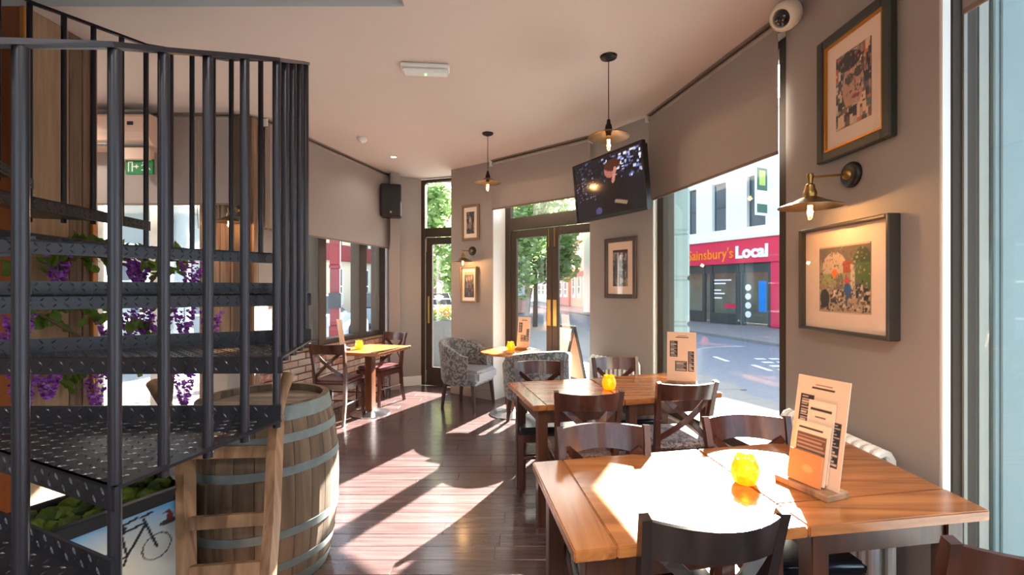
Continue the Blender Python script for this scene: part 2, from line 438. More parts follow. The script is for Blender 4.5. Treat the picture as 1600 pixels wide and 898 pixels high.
M_brick = brick_mat('old_red_brick', [(170, 118, 98), (184, 152, 134), (196, 176, 160), (160, 106, 88), (190, 162, 146)])
bl, bh = 0.225, 0.075
for r_ in range(10):
    x = -0.0 - (bl / 2 if r_ % 2 else 0)
    while x < L - 0.01:
        a, e = max(x, 0), min(x + bl, L)
        if e - a > 0.03:
            dy = rnd.uniform(0, 0.008)
            MB().box(a + 0.005, -0.055, r_ * bh + 0.005, e - 0.005, -0.006 + dy, r_ * bh + bh - 0.005, bev=0.004).build('brick', M_brick, wl_o)
        x += bl
# wall with the exit door, lobby side, partition with boards, back and far left walls
wallseg('wall_back_left', P_cor, (-2.96, 4.40))
wallseg('wall_back_left.001', (-4.05, 4.40), (-4.70, 4.40))
o = MB().box(-4.05, 4.40, 3.0, -2.96, 4.70, CEIL).build('trim_1', M_wall); o['kind'] = 'structure'
o = MB().box(-4.75, 2.65, 0, -4.45, 4.70, CEIL).build('wall_lobby_left', M_wall); o['kind'] = 'structure'
o = MB().box(-3.90, -3.4, 0, -3.60, 2.65, CEIL).build('wall_left.001', M_wall); o['kind'] = 'structure'
bk = struct('wall_back')
b_ = MB(); b_.box(-3.9, -3.5, 0, -2.6, -3.2, CEIL); b_.box(1.2, -3.5, 0, 1.942, -3.2, CEIL); b_.box(-2.6, -3.5, 0, 1.2, -3.2, 0.7); b_.box(-2.6, -3.5, 2.8, 1.2, -3.2, CEIL)
b_.build('plaster', M_wall, bk)
w4 = struct('added_sky_window', (-2.6, -3.3, 0))  # unseen window, put in to let sky light reach the room
g_ = MB()
for x in (0, 1.27, 2.54, 3.74): g_.box(x, 0, 0.7, x + 0.06, 0.06, 2.8)
g_.box(0, 0, 0.7, 3.8, 0.06, 0.76); g_.box(0, 0, 2.74, 3.8, 0.06, 2.8)
g_.build('frame', M_frame, w4)
for x in (0.06, 1.33, 2.6): MB().box(x, 0.026, 0.76, x + 1.21 if x < 2.5 else 3.74, 0.032, 2.74).build('pane', M_glass, w4)
# wooden partition beside the stair
pt = struct('wall_partition')
MB().box(-3.60, 2.68, 0, -2.82, 3.08, CEIL).build('core', M_wall, pt)
M_orange = wood('orange_brown_panel', (122, 62, 22), (150, 80, 32), 2, 0.4, 0.2, 0.3, 0.03)
M_tan = wood('sawn_tan_board', (138, 110, 84), (160, 132, 104), 2, 0.8, 0, 0.8, 0.06, 0.3)
M_drift = wood('dark_driftwood_board', (84, 62, 46), (122, 98, 78), 2, 0.8, 0, 0.8, 0.05, 0.5)
M_amberwood = wood('amber_pine_edge', (176, 108, 40), (204, 136, 60), 2, 0.5, 0.1, 0.5, 0.05)
for x0, x1 in ((-3.60, -3.21), (-3.205, -2.825)): MB().box(x0, 2.648, 0, x1, 2.68, CEIL - 0.002, bev=0.003).build('board', M_orange, pt)
for y0, y1, m in ((2.672, 2.910, M_tan), (2.913, 3.0, M_drift), (3.003, 3.055, M_drift)):
    MB().box(-2.82, y0, 0, -2.795 - rnd.uniform(0, 0.006), y1, CEIL - 0.002, bev=0.003).build('board', m, pt)
MB().box(-2.83, 3.058, 0, -2.78, 3.092, CEIL - 0.002, bev=0.004).build('edge_strip', M_amberwood, pt)
MB().box(-2.826, 2.64, 0, -2.795, 2.66, CEIL - 0.002, bev=0.004).build('edge_strip', M_amberwood, pt)

# wood-clad corner between the left windows and the exit door, its lamp, standing in for a mirror reflection, comes later
cl = struct('trim_2')
M_clad = wood('grey_brown_cladding', (104, 78, 58), (150, 122, 98), 2, 0.7, 0, 0.6, 0.16, 0.4)
x = -2.94; k = 0
while x < -2.44:
    e = min(x + 0.098, -2.42)
    MB().box(x + 0.002, 4.33, 0, e - 0.002, 4.398, 2.24 if e < -2.62 else CEIL - 0.02, bev=0.003).build('board', M_clad, cl); x = e
M_darkpost = plain('dark_brown_post', (76, 58, 40), 0.6, noise=0.2, scale=20)
MB().box(-2.60, 4.29, 0, -2.47, 4.335, CEIL - 0.015, bev=0.004).build('corner_post', M_darkpost, cl)

# baseboards
def baseboard(name, p, q, h=0.14):
    L_, rz_ = seg(p, q); o_ = MB().box(0.0, 0.001, 0, L_, 0.02, h, bev=0.004).build(name, M_white)
    o_.location = (p[0], p[1], 0); o_.rotation_euler = (0, 0, rz_); o_['kind'] = 'structure'
baseboard('baseboard_front_left', P_wa, P_lw)
M_wallbase = plain('wall_coloured_skirting', (150, 134, 124), 0.6, noise=0.03)
for nm, p, q in (('baseboard_front', P_p3, P_d1), ('baseboard_front_right', P_p2, P_d2), ('baseboard_right', P_near, P_w2)):
    L_, rz_ = seg(p, q); o_ = MB().box(0.0, 0.001, 0, L_, 0.016, 0.12, bev=0.003).build(nm, M_wallbase)
    o_.location = (p[0], p[1], 0); o_.rotation_euler = (0, 0, rz_); o_['kind'] = 'structure'
# boxed pilaster in the corner by the speaker
o = MB().box(0, 0, 0, 0.13, 0.10, CEIL, bev=0.004).build('trim_3', M_wall); o.location = (P_lw[0] + 0.16, P_lw[1] - 0.02, 0); o.rotation_euler = (0, 0, seg(P_wa, P_lw)[1]); o['kind'] = 'structure'

# ------------------------------------------------------------------ windows and glazed doors
def glazed(name, p, q, z0, z1, back, uprights, rails, depth=0.1, mat=M_frame, over=0.05):
    """uprights: (x0,x1) along the segment, rails: (za,zb); local -y is outside"""
    L, rz = seg(p, q); o = struct(name, (p[0], p[1], 0), rz)
    y0, y1 = -back - depth, -back
    ups = [(-over, uprights[0])] + [u for u in uprights[1:-1]] + [(L - uprights[-1], L + over)]
    for a, b in ups: MB().box(a, y0, z0, b, y1, z1, bev=0.006).build('frame_upright', mat, o)
    rl = [(z0, z0 + rails[0])] + list(rails[1:-1]) + [(z1 - rails[-1], z1)]
    for za, zb in rl:
        for (a, b), (c, d) in zip(ups, ups[1:]):
            MB().box(b, y0 + 0.004, za, c, y1 - 0.004, zb, bev=0.006).build('frame_rail', mat, o)
    ym = (y0 + y1) / 2
    for (za, zb), (zc, zd) in zip(rl, rl[1:]):
        for (a, b), (c, d) in zip(ups, ups[1:]):
            MB().box(b, ym - 0.003, zb, c, ym + 0.003, zc).build('pane', M_glass, o)
    return o, L
w2, LW2 = glazed('window_2', P_w2, P_p2, 0.30, 3.0, 0.06, [0.125, 0.075], [0.07, 0.05], 0.12)
MB().box(-0.03, -0.30, 0, LW2 + 0.03, 0.0, 0.30, bev=0.004).build('sill_wall', M_wall, w2)
MB().box(-0.03, -0.30, 3.0, LW2 + 0.03, 0.0, CEIL).build('lintel', M_wall, w2)
w1, LW1 = glazed('window_1', (RW, -0.9), P_near, 0.30, 3.0, 0.03, [0.06, (1.25, 1.31), 0.012], [0.07, 0.05], 0.105)
MB().box(0, -0.30, 0, LW1, 0.0, 0.30, bev=0.004).build('sill_wall', M_wall, w1)
MB().box(0, -0.30, 3.0, LW1, 0.0, CEIL).build('lintel', M_wall, w1)
MB().box(LW1 - 0.008, -0.03, 0.30, LW1 + 0.006, 0.0, 3.0).build('reveal_lining', M_white, w1)
MB().box(LW1 - 0.020, -0.083, 0.37, LW1 - 0.012, -0.070, 2.95).build('glazing_bead', M_frame_lt, w1)
MB().box(LW1 - 0.012, -0.172, 0.30, LW1 + 0.006, -0.136, 3.0).build('outer_lining', M_frame_lt, w1)
# double door
d2, LD2 = glazed('door_2', P_d2, P_p3, 0.0, 3.0, 0.26, [0.07, 0.07], [0.02, (2.20, 2.36), 0.05], 0.07, over=0.10)
MB().box(-0.06, -0.42, 3.0, LD2 + 0.06, 0.0, CEIL).build('lintel', M_wall, d2)
for c in list(d2.children):
    if c.name.startswith('pane') and c.bound_box[0][2] < 1: bpy.data.objects.remove(c)
def door_leaf(root, x0, x1, y, z0, z1, st=(0.085, 0.085), bot=0.2, top=0.1, name='door_leaf'):
    m = MB(); a, b = x0, x1
    m.box(a, y - 0.022, z0, a + st[0], y + 0.022, z1, bev=0.004); m.box(b - st[1], y - 0.022, z0, b, y + 0.022, z1, bev=0.004)
    m.box(a + st[0], y - 0.02, z0, b - st[1], y + 0.02, z0 + bot, bev=0.004); m.box(a + st[0], y - 0.02, z1 - top, b - st[1], y + 0.02, z1, bev=0.004)
    lf = m.build(name, M_frame, root)
    MB().box(a + st[0], y - 0.003, z0 + bot, b - st[1], y + 0.003, z1 - top).build('pane', M_glass, lf)
    return lf
yd = -0.295
mid = LD2 - 0.74
lf1 = door_leaf(d2, 0.075, mid - 0.003, yd, 0.01, 2.19)
lf2 = door_leaf(d2, mid + 0.003, LD2 - 0.075, yd, 0.01, 2.19)
for lf, xa in ((lf1, mid - 0.07), (lf2, mid + 0.018)):
    MB().box(xa, yd + 0.022, 0.98, xa + 0.055, yd + 0.028, 1.30, bev=0.002).build('push_plate', M_brass, lf)
    xb = xa + 0.02
    MB().box(xb, yd + 0.022, 1.95, xb + 0.018, yd + 0.032, 2.18, bev=0.002).build('bolt', M_brass, lf)
# single door
PD1 = (-0.50, 6.58)
d1, LD1 = glazed('door_1', PD1, P_wa, 0.0, CEIL - 0.02, 0.0, [0.05, 0.06], [0.02, (2.20, 2.33), 0.04], 0.08, over=0.03)
for c in list(d1.children):
    if c.name.startswith('pane') and c.bound_box[0][2] < 1: bpy.data.objects.remove(c)
lf = door_leaf(d1, 0.055, LD1 - 0.065, -0.04, 0.01, 2.19, (0.09, 0.11), 0.26, 0.1)
MB().box(LD1 - 0.135, -0.018, 0.92, LD1 - 0.105, 0.004, 1.32, bev=0.004).build('door_pull', M_brass, lf)
MB().box(LD1 - 0.09, -0.018, 1.98, LD1 - 0.075, -0.008, 2.18, bev=0.002).build('bolt', M_brass, lf)
MB().box(LD1 - 0.09, -0.018, 0.05, LD1 - 0.075, -0.008, 0.22, bev=0.002).build('bolt', M_brass, lf)
# left street windows: thick posts with panes between
Lw, _ = seg(P_lw, P_cor)
w3, _ = glazed('window_3', P_lw, P_cor, SILL, 3.0, 0.03, [0.16, (0.47, 0.64), (1.30, 1.44), (1.78, 1.9), 0.06], [0.06, 0.05], 0.14, plain('olive_brown_frame_paint', (56, 45, 35), 0.6, noise=0.08), over=0.0)
# exit door in the lobby wall
d3, _ = glazed('door_3', (-2.96, 4.40), (-4.05, 4.40), 0.0, 3.0, 0.1, [0.06, (0.50, 0.58), 0.06], [0.30, (1.70, 1.76), 0.05], 0.07, plain('pale_grey_door_paint', (204, 204, 196), 0.5, noise=0.03), over=0.0)

# ================================================================== THE STREET OUTSIDE
GZ = -0.15
M_asph = plain('asphalt', (110, 116, 126), 0.85, noise=0.12, scale=9)
M_pave = plain('pavement_stone', (122, 122, 120), 0.85, noise=0.1, scale=6, rand=0.08)
M_roadwhite = plain('road_paint_white', (236, 238, 240), 0.7, noise=0.06)
rd = MB().box(-70, -30, GZ - 0.3, 70, 110, GZ - 0.10).build('street', M_asph); rd['kind'] = 'structure'
pv = MB().prism([(4.2, -8), (4.1, 3.5), (3.74, 6.4), (3.3, 8.4), (2.9, 12), (2.8, 21), (-4.6, 20.5), (-5.2, 14.5), (-6.3, 10), (-7, 5), (-7.6, -8)], GZ - 0.11, GZ - 0.02).build('pavement', M_pave); pv['kind'] = 'structure'
pf = MB().prism([(6.2, 19.5), (7.04, 16), (7.7, 13.2), (9.5, 5), (30, 5), (30, 70), (-4, 70)], GZ - 0.11, GZ - 0.02).build('pavement.001', M_pave); pf['kind'] = 'structure'
for i in range(9):                                   # paving slabs seen through the window
    for j in range(3):
        y = 2.9 + i * 0.62; xo = 1.95 if y < 4.4 else 1.72
        x0 = xo + j * 0.62 + (0.12 if i % 2 else 0)
        MB().box(x0, y, GZ - 0.02, x0 + 0.612, y + 0.612, GZ + rnd.uniform(0, 0.004), bev=0.004).build('paving_slab', M_pave, pv)
for i in range(7):
    for j in range(5):
        x0 = -0.2 + j * 0.62 + (0.2 if i % 2 else 0); y = 6.95 + i * 0.62
        MB().box(x0, y, GZ - 0.02, x0 + 0.612, y + 0.612, GZ + rnd.uniform(0, 0.004), bev=0.004).build('paving_slab', M_pave, pv)
for i in range(8):
    t = i * 1.25
    MB().box(5.6 - 0.25 * t - 0.05, 8.2 + 0.97 * t, GZ - 0.10, 5.6 - 0.25 * t + 0.05, 8.9 + 0.97 * t, GZ - 0.097).build('road_marking', M_roadwhite, rd)
for i in range(5):
    for j in range(4):
        MB().box(5.5 + i * 0.34 + j * 0.1, 9.4 + j * 0.5, GZ - 0.10, 5.72 + i * 0.34 + j * 0.1, 9.55 + j * 0.5, GZ - 0.097).build('road_marking', M_roadwhite, rd)

# pale blue rusticated stonework of this building's own outside
M_blue = plain('pale_blue_masonry_paint', (122, 140, 142), 0.6, noise=0.04, scale=5, bump=0.08)
def pilaster(name, x0, y0, x1, y1, hz, first, rz=0.0, cx=0, cy=0, shaft=None):
    o = struct(name, (cx, cy, 0), rz)
    MB().box(x0 + 0.02, y0 + 0.02, GZ - 0.02, x1 - 0.02, y1 - 0.02, 3.6).build('core', M_blue, o)
    z = first
    zs = [GZ - 0.02]
    while z < 3.6: zs.append(z); z += hz
    zs.append(3.6)
    for a, b in zip(zs, zs[1:]): MB().box(x0, y0, a + 0.012, x1, y1, b - 0.012, bev=0.018).build('stone_block', M_blue, o)
    return o
pl1 = pilaster('trim_4', 1.99, 1.88, 2.75, 2.66, 0.39, 0.63)
MB().box(-0.02, -0.302, GZ - 0.02, 0.0, -0.185, 3.6, bev=0.004).build('outer_facing', M_blue, wr_)
MB().box(-0.028, -0.262, GZ - 0.02, -0.018, -0.205, 3.6, bev=0.004).build('outer_moulding', M_blue, wr_)
MB().box(1.962, 1.815, GZ - 0.02, 1.995, 1.90, 2.24, bev=0.006).build('capital_shaft', M_blue, pl1)
c_ = MB()
for (za, zb, e) in ((2.24, 2.28, 0.0), (2.28, 2.32, 0.02), (2.32, 2.50, 0.05), (2.50, 2.53, 0.075)): c_.box(1.962, 1.815 - e, za, 2.0 + e, 1.90, zb, bev=0.008)
c_.build('capital', M_blue, pl1)
pl2 = pilaster('trim_5', -0.13, -0.15, 0.07, 0.20, 0.44, 0.66, R(-12), 1.66, 4.56)

# helper for facades: local x runs along the front, local -y faces the street
def sash(root, x0, x1, z0, z1, mf, mg, y=0.0, bar=True):
    f = MB(); t = 0.06
    f.box(x0, y - 0.03, z0, x0 + t, y + 0.02, z1); f.box(x1 - t, y - 0.03, z0, x1, y + 0.02, z1); f.box(x0 + t, y - 0.03, z0, x1 - t, y + 0.02, z0 + t); f.box(x0 + t, y - 0.03, z1 - t, x1 - t, y + 0.02, z1)
    if bar: f.box(x0 + t, y - 0.025, (z0 + z1) / 2 - 0.03, x1 - t, y + 0.01, (z0 + z1) / 2 + 0.03)
    w = f.build('window', mf, root)
    MB().box(x0 + t, y + 0.0, z0 + t, x1 - t, y + 0.008, z1 - t).build('pane', mg, w)
    return w
M_darkpane = plain('dim_window_pane', (96, 104, 110), 0.08, noise=0.3, scale=1.5)
M_stucco = plain('white_stucco', (240, 238, 232), 0.8, noise=0.02, scale=3)
M_sashfr = plain('dark_grey_sash', (70, 84, 88), 0.5)
M_pink = plain('raspberry_red_fascia', (222, 40, 82), 0.45, noise=0.02)
M_shopdark = plain('dark_shop_frame', (58, 66, 68), 0.5)
M_orangetx = plain('orange_lettering', (255, 138, 20), 0.5)
M_whitetx = plain('white_lettering', (250, 250, 250), 0.5)
frz = face_rz(-0.9035, -0.4286)
shp = thing('shop_building', 'white corner building over a raspberry-red grocery shopfront across the road', 'building', (8.6, 22.5, 0), frz)
ww = MB()
wins = [(0.40, 1.22 - 0.75 + 0.0), (1.40, 2.17), (3.2, 4.05), (5.4, 6.3)]
wins = [(-1.6, -0.8), (-0.05, 0.5), (1.42, 2.18), (3.22, 4.08), (5.6, 6.5)]
xs = -9.0
for a, b in wins:
    ww.box(xs, 0, 3.55, a, 0.4, 8.6); ww.box(a, 0, 3.55, b, 0.4, 4.02); ww.box(a, 0, 6.15, b, 0.4, 8.6); xs = b
ww.box(xs, 0, 3.55, 11, 0.4, 8.6); ww.box(-9, 0.4, 3.55, 11, 8, 8.6)
ww.box(5.6, 0, GZ - 0.1, 11, 0.4, 3.55); ww.box(-9, 0, GZ - 0.1, -3.0, 0.4, 3.55)
ww.build('wall', M_stucco, shp)
MB().box(-9, -0.25, 8.6, 11, 8, 8.9, bev=0.05).build('cornice', M_stucco, shp)
for a, b in wins: sash(shp, a, b, 4.02, 6.15, M_sashfr, M_darkpane, 0.2)
MB().box(-3.0, -0.16, 2.48, 9.0, 0.1, 3.50, bev=0.02).build('fascia', M_pink, shp)
MB().box(-3.0, -0.30, 3.50, 9.0, 0.1, 3.62, bev=0.02).build('fascia_cornice', M_stucco, shp)
t1 = link('sign_lettering', text_mesh("Sainsbury's", 0.66, 0.02, 0.006), shp, (0.16, -0.185, 2.74), (R(90), 0, 0)); t1.data.materials.append(M_orangetx)
bb = [v.co.x for v in t1.data.vertices]; t1.scale = (2.52 / (max(bb) - min(bb)), 0.98, 1)
t2 = link('sign_lettering', text_mesh("Local", 0.72, 0.02, 0.03), shp, (2.80, -0.185, 2.72), (R(90), 0, 0)); t2.data.materials.append(M_whitetx)
bb = [v.co.x for v in t2.data.vertices]; t2.scale = (1.5 / (max(bb) - min(bb)), 0.98, 1)
f_ = MB()
for x in (-3.0, 0.9, 1.35, 2.72, 3.0, 4.22): f_.box(x, -0.05, GZ, x + 0.13, 0.1, 2.48)
f_.box(-3.0, -0.05, GZ, 0.9, 0.1, 0.35); f_.box(1.48, -0.05, GZ, 2.72, 0.1, 0.3); f_.box(-3, 0.0, 2.1, 4.3, 0.1, 2.48)
f_.build('shopfront_frame', M_shopdark, shp)
MB().box(-3, 0.02, 0.3, 2.9, 0.03, 2.15).build('pane', M_glass, shp); MB().box(3.12, 0.02, GZ, 4.24, 0.03, 2.15).build('pane', M_glass, shp)
MB().box(-3, 1.2, GZ, 4.3, 1.3, 2.5).build('shop_interior', plain('grey_green_shop_interior', (128, 136, 128), 0.8, noise=0.35, scale=2.2), shp)
MB().box(4.35, -0.08, GZ, 5.6, 0.1, 2.48, bev=0.02).build('red_panel', M_pink, shp)
M_blueposter = plain('blue_poster', (22, 130, 214), 0.6, noise=0.15, scale=3)
MB().box(3.78, -0.005, 0.45, 4.12, 0.015, 1.72).build('poster', M_blueposter, shp)
for k in range(4): MB().lathe([(0.0, 0), (0.14, 0), (0.14, 0.01), (0.0, 0.01)], 14, M=Matrix.Translation((3.28, 0.01, 1.45 - k * 0.38)) @ Matrix.Rotation(R(90), 4, 'X')).build('round_sticker', M_whitetx, shp)
for k, (w_, z) in enumerate(((0.9, 1.75), (0.6, 1.6), (0.35, 1.3), (0.55, 1.15), (0.4, 0.95))): MB().box(1.55, -0.005, z, 1.55 + w_, 0.015, z + 0.06).build('window_notice', M_whitetx, shp)
MB().box(2.1, -0.005, 0.55, 2.75, 0.015, 0.72).build('window_notice', M_pink, shp)
hs = MB(); hs.box(4.15, -0.75, 4.35, 4.22, -0.05, 6.3, bev=0.01); h1 = hs.build('projecting_sign', M_whitetx, shp)
MB().box(4.14, -0.70, 5.35, 4.23, -0.10, 6.25).build('sign_panel', plain('dark_green_sign', (70, 110, 92), 0.5), h1)
MB().box(4.135, -0.58, 5.55, 4.235, -0.22, 6.15).build('sign_panel', plain('lime_sign', (196, 214, 110), 0.5), h1)
MB().box(4.14, -0.70, 4.45, 4.23, -0.10, 4.8).build('sign_panel', plain('dark_green_sign', (70, 110, 92), 0.5), h1)

# red-brick terrace down the street
M_farbrick = plain('far_red_brick', (206, 148, 132), 0.9, noise=0.1, scale=2.0)
M_slate = plain('slate_roof', (104, 104, 112), 0.8, noise=0.1)
M_farpane = plain('far_window_pane', (214, 220, 224), 0.15, noise=0.1, scale=1)
tspecs = [((6.05, 33.5), 8.0, 'tall red-brick terrace house at the right of the far street', M_farbrick, 6.2), ((4.9, 40.0), 6.4, 'lower brick house with slate roof beyond the tall terrace house', plain('far_brown_brick', (176, 140, 128), 0.9, noise=0.1, scale=2), 7.0), ((3.9, 47.5), 5.6, 'smallest pale house at the far end of the street', plain('far_cream_render', (214, 204, 194), 0.9, noise=0.05, scale=2), 8.0)]
for (bx, by), h, lab, mt, ln in tspecs:
    # front runs from near end (bx,by) back along (-0.157, 0.988); faces -x
    rz_ = face_rz(-0.988, -0.157)
    hs_ = thing('terrace_house', lab, 'house', (bx, by, 0), rz_, 'terrace houses down the street')
    m = MB(); n_w = 4; wx = ln / n_w
    m.box(-ln, 0, GZ, 0, 6, h); m.build('wall', mt, hs_)
    MB().add([(-ln, 0, h), (0, 0, h), (0, 6, h), (-ln, 6, h), (-ln, 3, h + 1.6), (0, 3, h + 1.6)], [(0, 1, 5, 4), (2, 3, 4, 5), (1, 2, 5), (3, 0, 4), (0, 3, 2, 1)]).build('roof', M_slate, hs_)
    MB().box(-1.2, 2.4, h + 0.6, -0.4, 3.4, h + 2.6).build('chimney', mt, hs_)
    for fl_ in range(3):
        for k in range(n_w):
            z = 0.6 + fl_ * (h - 0.8) / 3.0
            sash(hs_, -ln + k * wx + 0.35, -ln + (k + 1) * wx - 0.35, z, z + (h - 1.5) / 3.6, M_whitetx, M_darkpane if fl_ == 0 else M_farpane, -0.02)
    MB().box(-ln, -0.12, 2.35 if h > 6 else 1.9, 0, 0.0, 2.75 if h > 6 else 2.2).build('shop_band', plain('faded_brown_shop_band', (120, 84, 80), 0.7) if h > 7 else M_shopdark, hs_)

# pale brick block with foliage behind the single door, and the street opposite the left windows
def block(name, lab, a, b, h, mt, depth, rows, cols, mf, mg, z_first=0.9, ground=None, wz=1.5, wf=0.45):
    d = Vector((b[0] - a[0], b[1] - a[1])); Ln = d.length
    o = thing(name, lab, 'building', (a[0], a[1], 0), math.atan2(d.y, d.x), None)
    MB().box(0, 0, GZ - 0.05, Ln, depth, h).build('wall', mt, o)
    MB().box(-0.2, -0.3, h, Ln + 0.2, depth, h + 0.3, bev=0.05).build('parapet', M_stucco, o)
    pw = Ln / cols
    for r_ in range(rows):
        for k in range(cols):
            z = z_first + r_ * (h - z_first - 0.3) / rows
            sash(o, k * pw + pw * (0.5 - wf / 2), k * pw + pw * (0.5 + wf / 2), z, z + wz, mf, mg, -0.02)
    if ground:
        MB().box(0, -0.12, 2.6, Ln, 0.0, 3.3, bev=0.02).build('shop_band', ground, o)
    return o
block('brick_building', 'red-brick building with white sash windows behind the trees', (-7.0, 24.0), (1.2, 30.5), 11.0, M_farbrick, 6, 4, 6, M_whitetx, M_farpane, 0.9, None, 1.7, 0.4)
block('street_building', 'pale rendered building with red shop band seen through left windows', (-8.9, 15.0), (-6.2, 24.6), 8.0, plain('cream_render', (224, 208, 190), 0.85, noise=0.05, scale=2), 6, 3, 5, M_whitetx, M_darkpane, 0.7, plain('dull_red_band', (136, 50, 56), 0.5), 1.6, 0.42)
wb = block('street_building.001', 'white building with tall columns seen through the exit door', (-12.2, 5.2), (-9.0, 14.7), 7.0, plain('white_render_grey', (150, 158, 160), 0.8, noise=0.04, scale=2), 6, 2, 5, M_whitetx, M_darkpane, 0.6, None, 2.0, 0.4)
for k in range(6): MB().lathe([(0.26, GZ - .02), (0.26, 0.3), (0.2, 0.35), (0.17, 3.3), (0.26, 3.45), (0.26, 3.6)], 14, M=Matrix.Translation((k * 2.0, -0.7, 0))).build('column', plain('pale_grey_column', (160, 166, 166), 0.7), wb, True)
MB().box(-0.3, -1.0, 3.6, 10.3, -0.02, 4.0, bev=0.03).build('entablature', plain('pale_grey_column', (160, 166, 166), 0.7), wb)

# trees
M_bark = plain('tree_bark', (92, 76, 60), 0.9, noise=0.2, scale=8)
def leafmat(name, c1, c2):
    m, n, l, b = new_mat(name); oi = n.new('ShaderNodeNewGeometry'); cr = n.new('ShaderNodeValToRGB')
    cr.color_ramp.elements[0].color = lin(c1); cr.color_ramp.elements[1].color = lin(c2)
    l.new(oi.outputs['Random Per Island'], cr.inputs[0]); l.new(cr.outputs[0], b.inputs['Base Color']); b.inputs['Roughness'].default_value = 0.6
    tl = n.new('ShaderNodeBsdfTranslucent'); l.new(cr.outputs[0], tl.inputs[0]); mx = n.new('ShaderNodeMixShader'); mx.inputs[0].default_value = 0.45
    l.new(b.outputs[0], mx.inputs[1]); l.new(tl.outputs[0], mx.inputs[2]); l.new(mx.outputs[0], n['Material Output'].inputs[0])
    return m
M_leaf = leafmat('street_tree_leaves', (110, 142, 78), (184, 204, 142))
def leaf_cloud(m, c, rad, n, size, rr):
    for _ in range(n):
        while True:
            p = Vector((rr.uniform(-1, 1), rr.uniform(-1, 1), rr.uniform(-1, 1)))
            if 0.25 < p.length < 1: break
        p = Vector((c[0] + p.x * rad[0], c[1] + p.y * rad[1], c[2] + p.z * rad[2]))
        a = Vector((rr.uniform(-1, 1), rr.uniform(-1, 1), rr.uniform(-.6, .6))).normalized(); b = a.cross(Vector((rr.uniform(-1, 1), rr.uniform(-1, 1), 1))).normalized()
        s = size * rr.uniform(0.6, 1.2)
        m.add([p - a * s, p + b * s * 0.5, p + a * s, p - b * s * 0.5], [(0, 1, 2, 3)])
def tree(lab, x, y, h, rad, n, size, seed, low=1.5):
    rr = random.Random(seed); o = thing('street_tree', lab, 'tree', (x, y, GZ - 0.02), 0, 'trees on the pavement outside')
    t = MB().tube([(0, 0, 0), (0.03, 0.02, h * 0.3), (-0.03, 0.03, h * 0.55), (0, 0, h * 0.85)], [0.11, 0.09, 0.07, 0.03], 8)
    for k in range(7):
        a = rr.uniform(0, 6.28); z = h * rr.uniform(0.35, 0.7)
        t.tube([(0, 0, z), (math.cos(a) * rad * 0.4, math.sin(a) * rad * 0.4, z + 0.4), (math.cos(a) * rad * 0.75, math.sin(a) * rad * 0.75, z + 0.9)], [0.04, 0.03, 0.012], 5)
    t.build('trunk', M_bark, o, True)
    m = MB()
    for k in range(9):
        a = rr.uniform(0, 6.28); q = rr.uniform(0.1, 0.7) * rad
        leaf_cloud(m, (math.cos(a) * q, math.sin(a) * q, rr.uniform(low, h - 0.5)), (rad * 0.5, rad * 0.5, rad * 0.55), n // 9, size, rr)
    f = m.build('foliage', M_leaf, o); f['kind'] = 'stuff'
tree('leafy green tree right behind the single glazed door', -2.75, 17.0, 6.6, 1.9, 3200, 0.19, 3, 1.9)
tree('leafy green tree seen through the left leaf of the double door', 0.95, 19.0, 6.0, 1.8, 3200, 0.19, 5, 2.0)
tree('far green tree beside the lower houses down the street', 2.6, 30.0, 7.0, 2.6, 2400, 0.32, 9, 2.2)

# a-board, leaning stand, barrier, planter, bin and the passer-by outside the doors
ab = thing('sandwich_board', 'black framed tan sandwich board standing on the pavement outside double doors', 'sign', (0.80, 7.15, GZ), R(-62))
for sgn in (-1, 1):
    M_ = Matrix.Translation((0, sgn * 0.26, 0)) @ Matrix.Rotation(R(14 * sgn), 4, 'X')
    fr = MB()
    for b in ((-0.30, -0.012, 0, -0.26, 0.012, 1.05), (0.26, -0.012, 0, 0.30, 0.012, 1.05), (-0.26, -0.012, 0.15, 0.26, 0.012, 0.19), (-0.26, -0.012, 1.01, 0.26, 0.012, 1.05)): fr.box(*b, M=M_)
    f0 = fr.build('frame', M_black, ab); MB().box(-0.26, -0.006, 0.19, 0.26, 0.006, 1.01, M=M_).build('board', M_paper, f0)
ls = thing('leaning_sign_stand', 'tall narrow dark banner stand leaning outside the left door leaf', 'sign', (0.16, 6.72, GZ), R(-20))
MB().ribbon([(-0.12, 0, 0.0), (0.12, 0.0, 1.6)], 0.05, 0.04, (0, 1, 0)).build('pole', M_black, ls)
MB().box(-0.25, -0.15, 0, 0.02, 0.15, 0.03, bev=0.005).build('foot', M_black, ls)
pl_ = thing('flower_planter', 'dark outdoor planter with orange flowers beyond the single door', 'planter', (-1.40, 9.4, GZ), 0)
MB().box(-0.22, -0.18, 0, 0.22, 0.18, 0.95, bev=0.02).build('box', plain('dark_slate_planter', (92, 94, 92), 0.7), pl_)
m = MB(); leaf_cloud(m, (0, 0, 1.06), (0.27, 0.22, 0.16), 260, 0.06, rnd); o = m.build('greenery', M_leaf, pl_); o['kind'] = 'stuff'
m = MB(); leaf_cloud(m, (0, 0, 1.12), (0.24, 0.22, 0.13), 90, 0.06, rnd); o = m.build('flowers', plain('orange_flowers', (255, 150, 50), 0.6, rand=0.2), pl_); o['kind'] = 'stuff'
br = thing('cafe_barrier', 'pale metal cafe barrier with canvas panel in front of passer-by', 'barrier', (-2.0, 9.75, GZ), R(4))
for x in (-0.75, 0.0, 0.75):
    MB().tube([(x, 0, 0.02), (x, 0, 1.38)], 0.022, 8).build('post', M_chrome, br); MB().lathe([(0.14, 0), (0.14, 0.015), (0.03, 0.03), (0.02, 0.03)], 14, M=Matrix.Translation((x, 0, 0))).build('foot', M_chrome, br)
